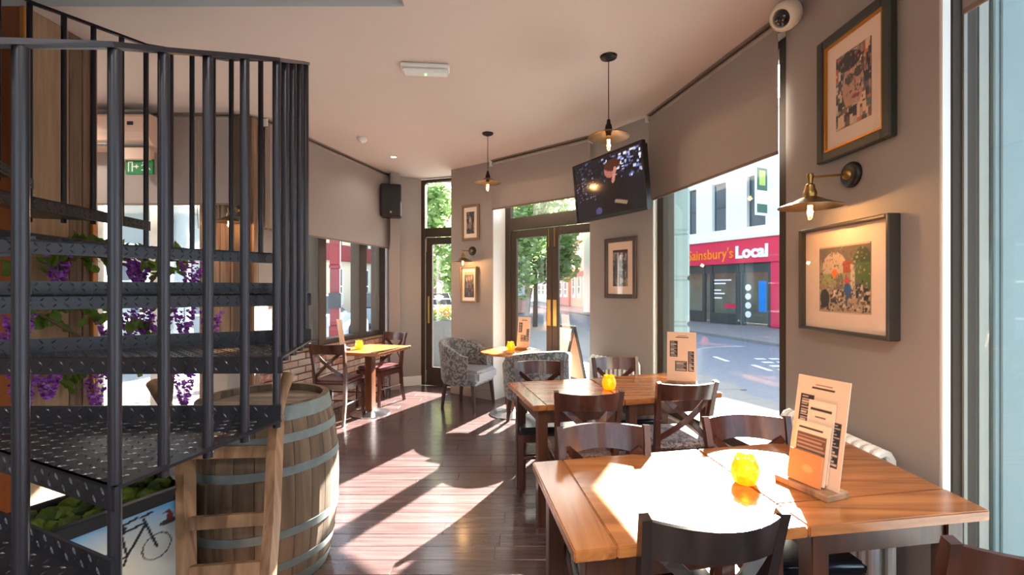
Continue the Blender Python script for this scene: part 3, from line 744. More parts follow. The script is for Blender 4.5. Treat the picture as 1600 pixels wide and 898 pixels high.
for z in (1.36, 1.22): MB().tube([(-0.75, 0, z), (0.75, 0, z)], 0.018, 8).build('rail', M_chrome, br)
lt = MB()
for k in range(12):
    a = -0.72 + k * 0.13; lt.tube([(a, 0, 0.2), (a, 0, 1.2)], 0.009, 5)
o = lt.build('bars', M_chrome, br)

def person(lab, x, y, rz):
    o = thing('person', lab, 'person', (x, y, GZ), rz)
    def skin(name, verts, edges, radii, mat, root, sub=2):
        me = bpy.data.meshes.new(name); me.from_pydata(verts, edges, []); me.materials.append(mat)
        ob = link(name, me, o); ob.modifiers.new('skin', 'SKIN'); sv = me.skin_vertices[0].data if me.skin_vertices else None
        if sv is None:
            bm = bmesh.new(); bm.from_mesh(me); bm.verts.layers.skin.verify(); bm.to_mesh(me); bm.free(); sv = me.skin_vertices[0].data
        for i, r_ in enumerate(radii): sv[i].radius = (r_, r_) if not isinstance(r_, tuple) else r_
        sv[root].use_root = True
        ss = ob.modifiers.new('subdivision', 'SUBSURF'); ss.levels = 1; ss.render_levels = sub
        for p in me.polygons: p.use_smooth = True
        return ob
    V, E, Q = [], [], []
    def ad(p, r_, par=None):
        V.append(p); Q.append(r_); i = len(V) - 1
        if par is not None: E.append((par, i))
        return i
    pel = ad((0, 0, 0.93), (0.15, 0.10)); wa = ad((0, 0.0, 1.10), (0.135, 0.095), pel); ch = ad((0, 0.0, 1.30), (0.16, 0.11), wa); nb = ad((0, 0, 1.45), (0.07, 0.065), ch)
    nk = ad((0, 0.01, 1.52), (0.055, 0.055), nb); hd = ad((0, -0.005, 1.60), (0.07, 0.085), nk); tp = ad((0, 0.0, 1.69), (0.075, 0.088), hd); cr = ad((0, 0.005, 1.735), (0.045, 0.05), tp)
    for s in (-1, 1):
        sh_ = ad((s * 0.18, 0, 1.42), 0.065, ch); el = ad((s * 0.25, 0.02, 1.14), 0.045, sh_); wr = ad((s * 0.20, -0.14, 0.95), 0.03, el); pm = ad((s * 0.17, -0.21, 0.91), (0.035, 0.02), wr)
        for k in range(4): a = ad((s * (0.145 + k * 0.018), -0.26, 0.885), 0.010, pm); b = ad((s * (0.14 + k * 0.018), -0.285 - 0.006 * (k in (1, 2)), 0.86), 0.008, a)
        t_ = ad((s * 0.135, -0.215, 0.90), 0.011, pm); ad((s * 0.12, -0.245, 0.885), 0.009, t_)
        hp = ad((s * 0.09, 0, 0.86), 0.09, pel); kn = ad((s * 0.10, -0.02, 0.49), 0.06, hp); an = ad((s * 0.10, 0.02, 0.08), 0.04, kn); ad((s * 0.11, -0.14, 0.04), 0.035, an)
    skin('body', V, E, Q, plain('skin_tone', (222, 176, 152), 0.5), pel)
    V2 = [(0, 0, 0.90), (0, 0, 1.10), (0, 0, 1.30), (0, 0, 1.44), (-0.18, 0, 1.42), (-0.255, 0.02, 1.14), (-0.21, -0.12, 0.97), (0.18, 0, 1.42), (0.255, 0.02, 1.14), (0.21, -0.12, 0.97)]
    skin('shirt', V2, [(0, 1), (1, 2), (2, 3), (2, 4), (4, 5), (5, 6), (2, 7), (7, 8), (8, 9)], [(0.17, 0.12), (0.15, 0.11), (0.18, 0.13), (0.08, 0.075), 0.08, 0.06, 0.045, 0.08, 0.06, 0.045], plain('charcoal_shirt', (46, 46, 52), 0.8), 0)
    V3 = [(0, 0, 0.95), (-0.09, 0, 0.86), (-0.10, -0.02, 0.49), (-0.10, 0.02, 0.10), (0.09, 0, 0.86), (0.10, -0.02, 0.49), (0.10, 0.02, 0.10)]
    skin('trousers', V3, [(0, 1), (1, 2), (2, 3), (0, 4), (4, 5), (5, 6)], [(0.165, 0.12), 0.105, 0.075, 0.06, 0.105, 0.075, 0.06], plain('dark_trousers', (52, 54, 64), 0.8), 0)
    m = MB().lathe([(0.0, 0.075), (0.05, 0.07), (0.082, 0.035), (0.088, 0.0), (0.08, -0.03), (0.0, -0.02)], 14, M=Matrix.Translation((0, 0.022, 1.685)))
    m.build('hair', plain('grey_hair', (112, 104, 96), 0.8), o, True)
    f = MB(); f.add([(0, -0.118, 1.605), (-0.014, -0.088, 1.60), (0.014, -0.088, 1.60), (0, -0.085, 1.645)], [(0, 1, 2), (0, 2, 3), (0, 3, 1), (1, 3, 2)]); f.build('nose', plain('skin_tone', (222, 176, 152), 0.5), o)
    e = MB()
    for s in (-1, 1): e.box(s * 0.032 - 0.012, -0.094, 1.640, s * 0.032 + 0.012, -0.082, 1.652)
    e.build('eyes', M_black, o); MB().box(-0.024, -0.092, 1.568, 0.024, -0.08, 1.576).build('mouth', plain('lip_tone', (176, 104, 96), 0.5), o)
    for s in (-1, 1): MB().lathe([(0.0, -0.03), (0.012, -0.02), (0.014, 0.01), (0.0, 0.03)], 8, M=Matrix.Translation((s * 0.083, 0.0, 1.63))).build('ear', plain('skin_tone', (222, 176, 152), 0.5), o)
    return o
person('person with short grey hair in a dark shirt standing behind the cafe barrier', -1.72, 10.9, R(8))

# parked cars and the red post beyond the left windows
def car(lab, x, y, rz, body_rgb):
    o = thing('car', lab, 'car', (x, y, GZ - 0.10), rz, 'parked cars on the left street')
    prof = [(-2.0, 0.25), (-2.05, 0.62), (-1.9, 0.85), (-1.2, 0.92), (0.9, 0.92), (1.75, 0.82), (2.0, 0.6), (2.0, 0.25)]
    m = MB(); n = len(prof); w_ = 0.85
    m.add([(a, -w_, z) for a, z in prof] + [(a, w_, z) for a, z in prof], [tuple(range(n)), tuple(range(2 * n - 1, n - 1, -1))] + [(i, n + i, n + (i + 1) % n, (i + 1) % n) for i in range(n)])
    m.build('body', plain('car_paint_%d_%d' % body_rgb[:2], body_rgb, 0.25, 0.2, coat=0.6), o)
    cab = [(-1.75, 0.90), (-1.35, 1.42), (0.15, 1.46), (0.95, 0.92)]; n = 4
    m = MB(); m.add([(a, -0.74 if z > 1 else -0.82, z) for a, z in cab] + [(a, 0.74 if z > 1 else 0.82, z) for a, z in cab], [tuple(range(n)), tuple(range(2 * n - 1, n - 1, -1))] + [(i, n + i, n + (i + 1) % n, (i + 1) % n) for i in range(n)])
    m.build('cabin_glass', M_darkpane, o)
    MB().box(-1.36, -0.75, 1.43, 0.16, 0.75, 1.49, bev=0.02).build('roof', plain('car_paint_%d_%d' % body_rgb[:2], body_rgb), o)
    for sx in (-1.25, 1.25):
        for sy in (-0.8, 0.8): MB().lathe([(0.0, -0.1), (0.3, -0.1), (0.32, -0.06), (0.32, 0.06), (0.3, 0.1), (0.0, 0.1)], 16, M=Matrix.Translation((sx, sy, 0.32)) @ Matrix.Rotation(R(90), 4, 'X')).build('wheel', M_black, o, True)
car('white car parked beyond the left street windows', -6.2, 13.8, R(74), (236, 238, 240))
car('silver blue car parked farther along the left street', -5.3, 20.6, R(74), (150, 164, 178))
rp = thing('red_column', 'tall red painted iron column with grey notice box outside left window', 'column', (-3.28, 8.55, GZ), R(15))
MB().box(-0.1, -0.1, 0, 0.1, 0.1, 0.9, bev=0.015).box(-0.085, -0.085, 0.9, 0.085, 0.085, 1.95, bev=0.012).box(-0.1, -0.1, 1.95, 0.1, 0.1, 2.02, bev=0.01).box(-0.09, -0.09, 2.02, 0.09, 0.09, 3.6, bev=0.012).build('shaft', plain('dull_red_paint', (112, 34, 44), 0.5, noise=0.08), rp)
MB().box(-0.10, -0.16, 1.22, 0.12, -0.09, 1.50, bev=0.01).build('notice_box', plain('dark_blue_grey_box', (40, 44, 52), 0.6), rp)

# ================================================================== SPIRAL STAIRCASE
SC = (-2.0137, 1.5277); SR = 1.237; Z0 = 1.0053; RI = 0.2095; DT = 0.44134; TA = -0.41865; RH = 0.985
stair = thing('spiral_staircase', 'dark steel spiral staircase with checker-plate treads and round balusters', 'staircase', (SC[0], SC[1], 0), 0)
MB().tube([(0, 0, 0), (0, 0, 5.4)], 0.06, 16).build('centre_pole', M_steel, stair, True)
LAND = 3                                              # tread 3 is a wide landing of two chords
LSP = R(45)
def t_start(i): return TA + i * DT if i <= LAND else TA + (i - 1) * DT + LSP
def t_span(i): return LSP if i == LAND else DT
def tread_mesh(span, nseg):
    m = MB(); r0 = 0.06; th = 0.008; a = (math.cos(span), math.sin(span))
    out = [Vector((SR * math.cos(span * k / nseg), SR * math.sin(span * k / nseg), 0)) for k in range(nseg + 1)]
    P = [Vector((r0, 0, 0))] + out + [Vector((r0 * a[0], r0 * a[1], 0))]; n = len(P)
    m.add([p - Vector((0, 0, th)) for p in P] + P, [tuple(range(n - 1, -1, -1)), tuple(range(n, 2 * n))] + [(i, (i + 1) % n, n + (i + 1) % n, n + i) for i in range(n)])
    def flange(p, q, z0, z1, inn):
        d = (q - p).normalized(); n = Vector((-d.y, d.x, 0)) * inn * 0.008
        m.add([p + Vector((0, 0, z0)), q + Vector((0, 0, z0)), q + n + Vector((0, 0, z0)), p + n + Vector((0, 0, z0)), p + Vector((0, 0, z1)), q + Vector((0, 0, z1)), q + n + Vector((0, 0, z1)), p + n + Vector((0, 0, z1))], [(0, 3, 2, 1), (4, 5, 6, 7), (0, 1, 5, 4), (1, 2, 6, 5), (2, 3, 7, 6), (3, 0, 4, 7)])
    flange(P[0], out[0], -0.055, 0.0, 1); flange(P[-1], out[-1], -0.002, 0.05, -1)
    m.ribbon([(r0, 0.004, -0.06), (r0 + 0.25, 0.02, -0.02)], 0.008, 0.07)
    return m.mesh('tread', M_steel)
def lozenge_mesh(span, nseg):
    m = MB(); a = (math.cos(span), math.sin(span))
    def loz(c, d, n, L_, W_, H_):
        s = d.cross(n)
        m.add([c - d * L_, c + s * W_, c + d * L_, c - s * W_, c + n * H_ - d * L_ * 0.4, c + n * H_ + d * L_ * 0.4], [(0, 1, 4), (1, 2, 5), (1, 5, 4), (2, 3, 5), (3, 0, 4), (3, 4, 5)])
    step = 0.030; up = Vector((0, 0, 1)); sg = span / nseg
    for i in range(int(SR / step) + 1):
        for j in range(int(SR / step)):
            x, y = 0.10 + i * step, 0.016 + j * step
            ang = math.atan2(y, x); rr_ = math.hypot(x, y)
            if not (0.012 / rr_ < ang < span - 0.02 / rr_): continue
            loc_ = ang % sg
            if rr_ > SR * math.cos(sg / 2) / math.cos(loc_ - sg / 2) - 0.02: continue
            t = R(45) if (i + j) % 2 else R(-45)
            loz(Vector((x, y, 0.0)), Vector((math.cos(t), math.sin(t), 0)), up, 0.0115, 0.0036, 0.0028)
    for i in range(int((SR - 0.1) / 0.034)):
        x = 0.1 + i * 0.034
        for zc in (-0.017, -0.04):
            t = R(50) if (i + (zc < -0.03)) % 2 else R(-50)
            loz(Vector((x, 0, zc)), Vector((math.cos(t), 0, math.sin(t))), Vector((0, -1, 0)), 0.011, 0.0034, 0.0028)
        d = Vector((a[0], a[1], 0)); n = Vector((a[1], -a[0], 0))
        for zc in (0.016, 0.038):
            t = R(50) if (i + (zc > .03)) % 2 else R(-50)
            loz(d * x + n * 0.008 + up * zc, d * math.cos(t) + up * math.sin(t), n, 0.011, 0.0034, 0.0028)
    return m.mesh('checker_pattern', plain('worn_steel_lozenge', (66, 66, 72), 0.34, 0.6, noise=0.2))
tm, lm, tm3, lm3 = tread_mesh(DT, 1), lozenge_mesh(DT, 1), tread_mesh(LSP, 2), lozenge_mesh(LSP, 2)
NLO, NHI = -5, 9
BND = []
for i in range(NLO, NHI): BND += [t_start(i)] + ([t_start(i) + LSP / 2] if i == LAND else [])
BND.append(t_start(NHI))
def chord(th):                                        # point on the polygonal outer edge at angle th
    for p, q in zip(BND, BND[1:]):
        if p - 1e-6 <= th <= q + 1e-6:
            r_ = (SR - 0.02) * math.cos((q - p) / 2) / math.cos(th - (p + q) / 2); return r_ * math.cos(th), r_ * math.sin(th)
RAILZ = [(-24, 1.992), (1.3, 2.219), (26.6, 2.459), (52, 2.68), (77, 2.80), (97, 2.885), (122.5, 3.03)]
def railz(th):
    d = math.degrees(th)
    if d <= -24: return 1.992 + (d + 24) * 0.0083
    if d >= 122.5: return 3.03 + (d - 122.5) * 0.0083
    return interp(RAILZ, d)
for i in range(NLO, NHI):
    t = link('tread', tm3 if i == LAND else tm, stair, (0, 0, Z0 + i * RI), (0, 0, t_start(i)))
    c = link('checker_pattern', lm3 if i == LAND else lm, t); c['kind'] = 'stuff'
    fr_ = (0.02, 0.24, 0.49, 0.745) if i != LAND else (0.012, 0.15, 0.29, 0.43, 0.57, 0.71, 0.85)
    for k, f_ in enumerate(fr_):
        th = t_start(i) + t_span(i) * f_
        x, y = chord(th); zb = Z0 + i * RI - 0.03
        if k == 0 and i > NLO: zb = Z0 + (i - 1) * RI - 0.03
        MB().tube([(x, y, zb), (x, y, railz(th) - 0.008)], 0.0135, 10).build('baluster', M_steel, stair, True)
pts = []
for p, q in zip(BND, BND[1:]):
    for k in range(4):
        th = p + (q - p) * k / 4; x, y = chord(th); pts.append((x, y, railz(th)))
MB().ribbon(pts, 0.030, 0.012).build('handrail', M_steel, stair)

# ================================================================== BARREL, SACK TRUCK, PLANTER
barrel = thing('oak_barrel', 'weathered oak barrel with galvanised hoops standing beside the spiral stair', 'barrel', (-1.30, 2.43, 0), 0)
BH = 0.885
def br_r(z): t = (z / BH - 0.5) * 2; return 0.362 - 0.056 * t * t
NS = 26
for k in range(NS):
    m = MB(); a0, a1 = 2 * math.pi * k / NS + 0.004, 2 * math.pi * (k + 1) / NS - 0.004; vs = []; nz = 9
    for j in range(nz):
        z = BH * j / (nz - 1); r_ = br_r(z)
        for rr_, aa in ((r_, a0), (r_ + 0.002, (a0 + a1) / 2), (r_, a1), (r_ - 0.026, a1), (r_ - 0.026, a0)): vs.append((rr_ * math.cos(aa), rr_ * math.sin(aa), z))
    fs = [(j * 5 + q, j * 5 + (q + 1) % 5, (j + 1) * 5 + (q + 1) % 5, (j + 1) * 5 + q) for j in range(nz - 1) for q in range(5)] + [(4, 3, 2, 1, 0), tuple((nz - 1) * 5 + q for q in range(5))]
    m.add(vs, fs); m.build('stave', M_stave, barrel)
for z0, z1 in ((0.005, 0.06), (0.115, 0.155), (0.275, 0.315), (0.565, 0.605), (0.715, 0.755), (0.815, 0.882)):
    MB().lathe([(br_r(z0) - 0.005, z0), (br_r(z0) + 0.005, z0), (br_r(z1) + 0.005, z1), (br_r(z1) - 0.005, z1)], 52, close=True).build('hoop', M_galv, barrel, True)
M_bhead = wood('grey_barrel_head', (104, 92, 80), (150, 136, 120), 0, 0.8, 0, 0.6, 0.1, 0.3)
for k in range(6):
    y0, y1 = -0.275 + k * 0.0917, -0.275 + (k + 1) * 0.0917
    ring = []
    rr_ = 0.277
    hx = lambda y: math.sqrt(max(rr_ ** 2 - y * y, 0.0016))
    ys = [y0 + 0.001 + (y1 - y0 - 0.002) * q / 4 for q in range(5)]
    poly = [(hx(y), y) for y in ys] + [(-hx(y), y) for y in reversed(ys)]
    MB().prism(poly, 0.825, 0.848).build('head_board', M_bhead, barrel)

truck = thing('sack_truck', 'worn wooden sack truck leaning against the oak barrel', 'sack truck', (0, 0, 0), 0)
def rail_pts(s):
    if s > 0: return [(-1.005, 1.86, 0.02), (-1.03, 1.98, 0.45), (-1.06, 2.06, 0.72), (-1.085, 2.13, 0.86), (-1.09, 2.19, 0.95), (-1.085, 2.24, 1.03)]
    return [(-1.29, 1.83, 0.02), (-1.365, 1.93, 0.45), (-1.43, 2.02, 0.70), (-1.52, 2.10, 0.83), (-1.62, 2.14, 0.92), (-1.70, 2.18, 1.0)]
for s in (1, -1):
    p = rail_pts(s)
    rl = MB().ribbon(p[:4], [0.04, 0.042, 0.042, 0.04], [0.06, 0.062, 0.062, 0.05], (0, 1, 0.3)).build('side_rail', M_oldwood, truck)
    MB().tube(p[3:], [0.026, 0.024, 0.028], 10).build('handle_grip', M_oldwood, rl, True)
def between(t):
    out = []
    for s in (-1, 1):
        p = rail_pts(s); z = t
        for a, b in zip(p, p[1:]):
            if a[2] <= z <= b[2]:
                q = (z - a[2]) / (b[2] - a[2]); out.append(Vector(a).lerp(Vector(b), q)); break
    return out
for z in (0.10, 0.28, 0.46, 0.72):
    a, b = between(z); MB().ribbon([a, b], 0.03, 0.05, (0, 0.2, 1)).build('crossbar', M_oldwood, truck)
MB().box(-1.30, 1.70, 0.01, -0.98, 1.87, 0.02, bev=0.003).build('toe_plate', M_steel, truck)
for x in (-1.36, -0.94): MB().lathe([(0.02, -0.02), (0.075, -0.02), (0.085, -0.01), (0.085, 0.01), (0.075, 0.02), (0.02, 0.02)], 18, M=Matrix.Translation((x, 1.93, 0.086)) @ Matrix.Rotation(R(90), 4, 'Y')).build('wheel', M_black, truck, True)
MB().tube([(-1.36, 1.93, 0.086), (-0.94, 1.93, 0.086)], 0.012, 8).build('axle', M_steel, truck)

# planter with painted bicycle front, moss on top
nrm = Vector((0.90, -0.43)).normalized()
pz = 0.595; PW = 0.80
pbx = thing('moss_planter', 'black planter box of moss with a painted bicycle panel under the stair', 'planter', (-1.574, 1.669, 0), face_rz(nrm.x, nrm.y))
b_ = MB()
for b in ((-PW / 2, 0, 0, -PW / 2 + 0.025, 0.34, pz), (PW / 2 - 0.025, 0, 0, PW / 2, 0.34, pz), (-PW / 2 + 0.025, 0, 0, PW / 2 - 0.025, 0.022, pz), (-PW / 2 + 0.025, 0.318, 0, PW / 2 - 0.025, 0.34, pz), (-PW / 2 + .025, .022, 0, PW / 2 - .025, .318, 0.03)): b_.box(*b)
b_.build('box', plain('black_planter_paint', (30, 29, 30), 0.5), pbx)
M_moss = leafmat('green_moss', (58, 78, 22), (118, 134, 44))
MB().box(-PW / 2 + 0.025, 0.022, 0.05, PW / 2 - 0.025, 0.318, pz - 0.05).build('soil', plain('dark_soil', (40, 32, 24), 0.9), pbx)
m = MB()
for _ in range(150):
    bm = bmesh.new(); bmesh.ops.create_icosphere(bm, subdivisions=2, radius=1.0)
    s = rnd.uniform(0.02, 0.045); T = Matrix.Translation((rnd.uniform(-PW / 2 + .05, PW / 2 - .05), rnd.uniform(0.05, 0.29), pz - 0.045 + rnd.uniform(-.01, .03))) @ Matrix.Diagonal((s, s, s * 0.8, 1))
    for v in bm.verts: v.co *= rnd.uniform(0.75, 1.2)
    m.bm(bm, 0, T); bm.free()
o = m.build('moss', M_moss, pbx); o['kind'] = 'stuff'
bkc = (24, 22, 24)
bike = [('g', 0.66, 0.58, 0.42, 0.46, (232, 222, 196), 2.2)]
asp = 1.42
BU = lambda u: 1 - (0.22 - (u - 0.70) * 0.72) * 0.775
BV = lambda v: 0.69 + (v - 0.33) * 0.74
for cx in (0.28, 0.70): bike.append(('o', BU(cx), 0.69, 0.068, 0.094, bkc, 0.05))
for x0, y0, x1, y1, w_ in ((0.28, 0.33, 0.41, 0.60, .010), (0.28, 0.33, 0.46, 0.36, .010), (0.46, 0.36, 0.41, 0.60, .011), (0.41, 0.60, 0.60, 0.62, .010), (0.46, 0.36, 0.60, 0.60, .012), (0.59, 0.66, 0.70, 0.33, .011), (0.39, 0.64, 0.44, 0.64, .015), (0.57, 0.69, 0.66, 0.70, .010), (0.46, 0.36, 0.43, 0.28, .010), (0.40, 0.67, 0.54, 0.70, .010)):
    bike.append(('l', BU(x0), BV(y0), BU(x1), BV(y1), bkc, w_ * 0.85, asp))
bird = (96, 44, 40)
bike += [('e', 0.885, 0.845, 0.045, 0.022, (70, 52, 46)), ('e', 0.893, 0.885, 0.016, 0.035, bird), ('e', 0.885, 0.925, 0.014, 0.014, bird), ('l', 0.885, 0.93, 0.862, 0.92, bird, 0.006, asp)]
print_mesh('painted_panel', PW - 0.03, pz - 0.06, 150, 130, (92, 158, 200), bike, M_print, pbx, (0, -0.004, 0.018 + (pz - 0.06) / 2), thick=0.004)
MB().box(-PW / 2, -0.012, pz - 0.045, PW / 2, 0.022, pz + 0.005, bev=0.003).build('top_rail', plain('black_planter_paint', (30, 29, 30), 0.5), pbx)

# ================================================================== WISTERIA
M_wleaf = leafmat('wisteria_leaf', (52, 82, 24), (112, 142, 54))
M_petal = leafmat('purple_petal', (128, 40, 170), (196, 120, 222))
wis = thing('potted_wisteria', 'wisteria in tall pot with hanging purple blossom behind the stair treads', 'plant', (-2.30, 3.05, 0), 0)
MB().lathe([(0.12, 0), (0.16, 0.3), (0.19, 0.42), (0.20, 0.42), (0.20, 0.46), (0.17, 0.46), (0.16, 0.40), (0.0, 0.40)], 22).build('pot', plain('grey_clay_pot', (120, 112, 104), 0.8, noise=0.15), wis, True)
def wpt(x, y, d):
    d = min(d, 2.70 * 720 / (800 - x)); return Vector(((x - 800) / 720 * d + 2.30, d - 3.05, 1.45 - (y - 449) / 720 * d))
vine = [Vector((0, 0, 0.4)), Vector((0.05, 0, 0.9)), Vector((0.0, -0.03, 1.35)), wpt(200, 415, 3.0), wpt(150, 400, 2.98), wpt(90, 405, 2.95)]
MB().tube(vine, [0.02, 0.018, 0.014, 0.01, 0.008, 0.005], 7).build('stem', M_bark, wis, True)
MB().tube([vine[2], wpt(210, 480, 3.0), wpt(260, 405, 3.0), wpt(310, 412, 3.0)], [0.012, 0.01, 0.008, 0.005], 7).build('stem', M_bark, wis, True)
MB().tube([vine[1], wpt(150, 540, 3.0), wpt(60, 490, 2.98), wpt(20, 500, 2.96)], [0.012, 0.01, 0.008, 0.005], 7).build('stem', M_bark, wis, True)
MB().tube([vine[1], wpt(230, 560, 3.0), wpt(290, 575, 3.0)], [0.012, 0.008, 0.005], 7).build('stem', M_bark, wis, True)
clusters = [(90, 398, 46), (30, 492, 44), (35, 580, 52), (12, 520, 30), (205, 482, 52), (225, 480, 40), (252, 492, 48), (288, 482, 40), (330, 486, 48), (300, 412, 48), (210, 398, 28), (216, 420, 24), (150, 582, 52), (288, 578, 52), (75, 580, 36), (172, 505, 34)]
for (x, y, ln) in clusters:
    m = MB(); d = 2.98 + rnd.uniform(-.05, .1); c0 = wpt(x, y - 4, d); L_ = ln / 720 * d * 1.15
    m.tube([c0, c0 - Vector((0, 0, L_))], 0.002, 4)
    for k in range(120):
        t = rnd.random() ** 0.8; rad = 0.055 * (1 - t) ** 0.7 + 0.008; a = rnd.uniform(0, 6.28)
        p = c0 + Vector((math.cos(a) * rad, math.sin(a) * rad, -t * L_)); s = rnd.uniform(0.011, 0.019)
        u = Vector((rnd.uniform(-1, 1), rnd.uniform(-1, 1), rnd.uniform(-1, 1))).normalized(); w_ = u.cross(Vector((0.3, 0.5, 1))).normalized(); q = u.cross(w_)
        m.add([p - u * s, p + w_ * s, p + u * s, p - w_ * s, p + q * s * 0.6], [(0, 1, 4), (1, 2, 4), (2, 3, 4), (3, 0, 4), (3, 2, 1, 0)])
    o = m.build('blossom', M_petal, wis); o['kind'] = 'stuff'
lmesh = MB()
lmesh.add([(0, 0, 0), (0.022, 0.02, 0.006), (0.026, 0.045, 0.004), (0, 0.085, -0.012), (-0.026, 0.045, 0.004), (-0.022, 0.02, 0.006), (0, 0.04, -0.004)], [(0, 1, 6), (1, 2, 6), (2, 3, 6), (3, 4, 6), (4, 5, 6), (5, 0, 6)])
lme = lmesh.mesh('leaf', M_wleaf)
zones = [(130, 405, 55, 24, 52), (190, 412, 26, 22, 16), (255, 420, 38, 22, 34), (90, 495, 24, 24, 14), (20, 430, 20, 10, 5), (150, 490, 30, 30, 18), (232, 500, 26, 26, 16), (125, 592, 34, 24, 22), (215, 585, 12, 8, 4), (60, 500, 20, 16, 5), (180, 480, 14, 10, 6)]
for (x, y, rx, ry, n_) in zones:
    for k in range(n_):
        s = rnd.uniform(0.8, 1.35)
        o = link('leaf', lme, wis, wpt(x + rnd.uniform(-rx, rx), y + rnd.uniform(-ry, ry), 2.98 + rnd.uniform(-.06, .12)), (rnd.uniform(0.5, 2.2), rnd.uniform(-1, 1), rnd.uniform(0, 6.28)))
        o.scale = (s, s, s)

# ================================================================== TABLES
def quad_table(name, lab, quads, seam, group, base_z=0.75):
    """one table: top boards from corner quads (FL, FR, BR, BL), apron, four legs"""
    FL, FR, BR, BL = [Vector((*p, 0)) for p in quads]
    c = (FL + FR + BR + BL) / 4
    o = thing(name, lab, 'table', (c.x, c.y, 0), 0, group)
    loc = [p - c for p in (FL, FR, BR, BL)]
    def at(u, v): return (loc[0].lerp(loc[1], u)).lerp(loc[3].lerp(loc[2], u), v)
    def slab(u0, v0, u1, v1, z0, z1, nm, mat, bev=0.004):
        P = [at(u0, v0), at(u1, v0), at(u1, v1), at(u0, v1)]
        bm = bmesh.new(); vs = [bm.verts.new((p.x, p.y, z)) for z in (z0, z1) for p in P]
        for f in ((3, 2, 1, 0), (4, 5, 6, 7), (0, 1, 5, 4), (1, 2, 6, 5), (2, 3, 7, 6), (3, 0, 4, 7)): bm.faces.new([vs[i] for i in f])
        bmesh.ops.bevel(bm, geom=bm.edges[:], offset=bev, segments=2, affect='EDGES')
        m = MB(); m.bm(bm); bm.free(); return m.build(nm, mat, o)
    for (a, b, cc, d, mat) in seam: slab(a, b, cc, d, base_z - 0.034, base_z, 'top_board', mat)
    W = (FR - FL).length; D = (BL - FL).length
    iu, iv = 0.045 / W, 0.045 / D; t, tv = 0.022 / W, 0.022 / D; lu, lv = 0.06 / W, 0.06 / D
    for (a, b, cc, d) in ((iu + lu, iv + 0.01 / D, 1 - iu - lu, iv + 0.01 / D + tv), (iu + lu, 1 - iv - tv - 0.01 / D, 1 - iu - lu, 1 - iv - 0.01 / D), (iu + 0.01 / W, iv + lv, iu + 0.01 / W + t, 1 - iv - lv), (1 - iu - t - 0.01 / W, iv + lv, 1 - iu - 0.01 / W, 1 - iv - lv)):
        slab(a, b, cc, d, base_z - 0.125, base_z - 0.034, 'apron', M_tabledk, 0.002)
    for a, b in ((iu, iv), (1 - iu - lu, iv), (1 - iu - lu, 1 - iv - lv), (iu, 1 - iv - lv)):
        slab(a, b, a + lu, b + lv, 0.0, base_z - 0.034, 'leg', M_tabledk, 0.003)
    return o
M_table_y = wood('varnished_oak_top_lengthwise', (136, 78, 36), (182, 116, 62), 1, 0.25, 0.35, 0.7, 0.1, 0.02)
G_T = 'square oak-topped pub tables'
quad_table('square_table', 'front square oak table in bright sun holding the glowing candle', [(0.165, 1.222), (0.868, 1.349), (0.80, 2.0), (0.082, 1.85)], [(0, 0, 0.17, 1, M_table_y), (0.1715, 0, 1, 1, M_table)], G_T)
quad_table('square_table', 'front right oak table against the radiator with menu holder', [(0.873, 1.351), (1.503, 1.448), (1.522, 2.15), (0.806, 2.0)], [(0, 0, 1, 0.22, M_table), (0, 0.2215, 1, 1, M_table)], G_T)
quad_table('square_table', 'middle oak table, left of the joined pair, with orange candle at its edge', [(0.125, 2.724), (0.70, 2.862), (0.592, 3.555), (-0.033, 3.405)], [(0, 0, 0.14, 1, M_table_y), (0.1415, 0, 1, 1, M_table)], G_T)
quad_table('square_table', 'middle oak table by the big window with a menu standing on it', [(0.706, 2.864), (1.40, 3.07), (1.262, 3.79), (0.598, 3.557)], [(0, 0, 1, 0.25, M_table), (0, 0.252, 1, 1, M_table)], G_T)

def pedestal(o, zt, r_base, mcol):
    MB().lathe([(r_base, 0.0), (r_base, 0.012), (r_base * 0.6, 0.03), (0.05, 0.05), (0.04, 0.06)], 28).build('base', M_chrome, o, True)
    MB().box(-0.045, -0.045, 0.05, 0.045, 0.045, zt - 0.035, bev=0.006).build('column', mcol, o)
    MB().box(-0.2, -0.03, zt - 0.06, 0.2, 0.03, zt - 0.034).build('cross_support', mcol, o)
M_colwood = wood('red_brown_column', (94, 50, 28), (126, 72, 42), 2, 0.35, 0.2, 0.8, 0.05)
ft = thing('pedestal_table', 'square oak pedestal table by the left street windows', 'table', (-1.63, 5.30, 0), R(-15.5))
for k in range(4): MB().box(-0.32, -0.36 + k * 0.18, 0.715, 0.32, -0.36 + (k + 1) * 0.18 - 0.001, 0.75, bev=0.003).build('top_board', M_table, ft)
pedestal(ft, 0.75, 0.22, M_colwood)
rt = thing('round_table', 'small round oak table between the two patterned tub chairs', 'table', (-0.02, 5.29, 0), 0)
MB().lathe([(0.0, 0.70), (0.335, 0.70), (0.345, 0.708), (0.345, 0.724), (0.335, 0.73), (0.0, 0.73)], 40).build('tabletop', M_table, rt, True)
pedestal(rt, 0.735, 0.24, M_colwood)

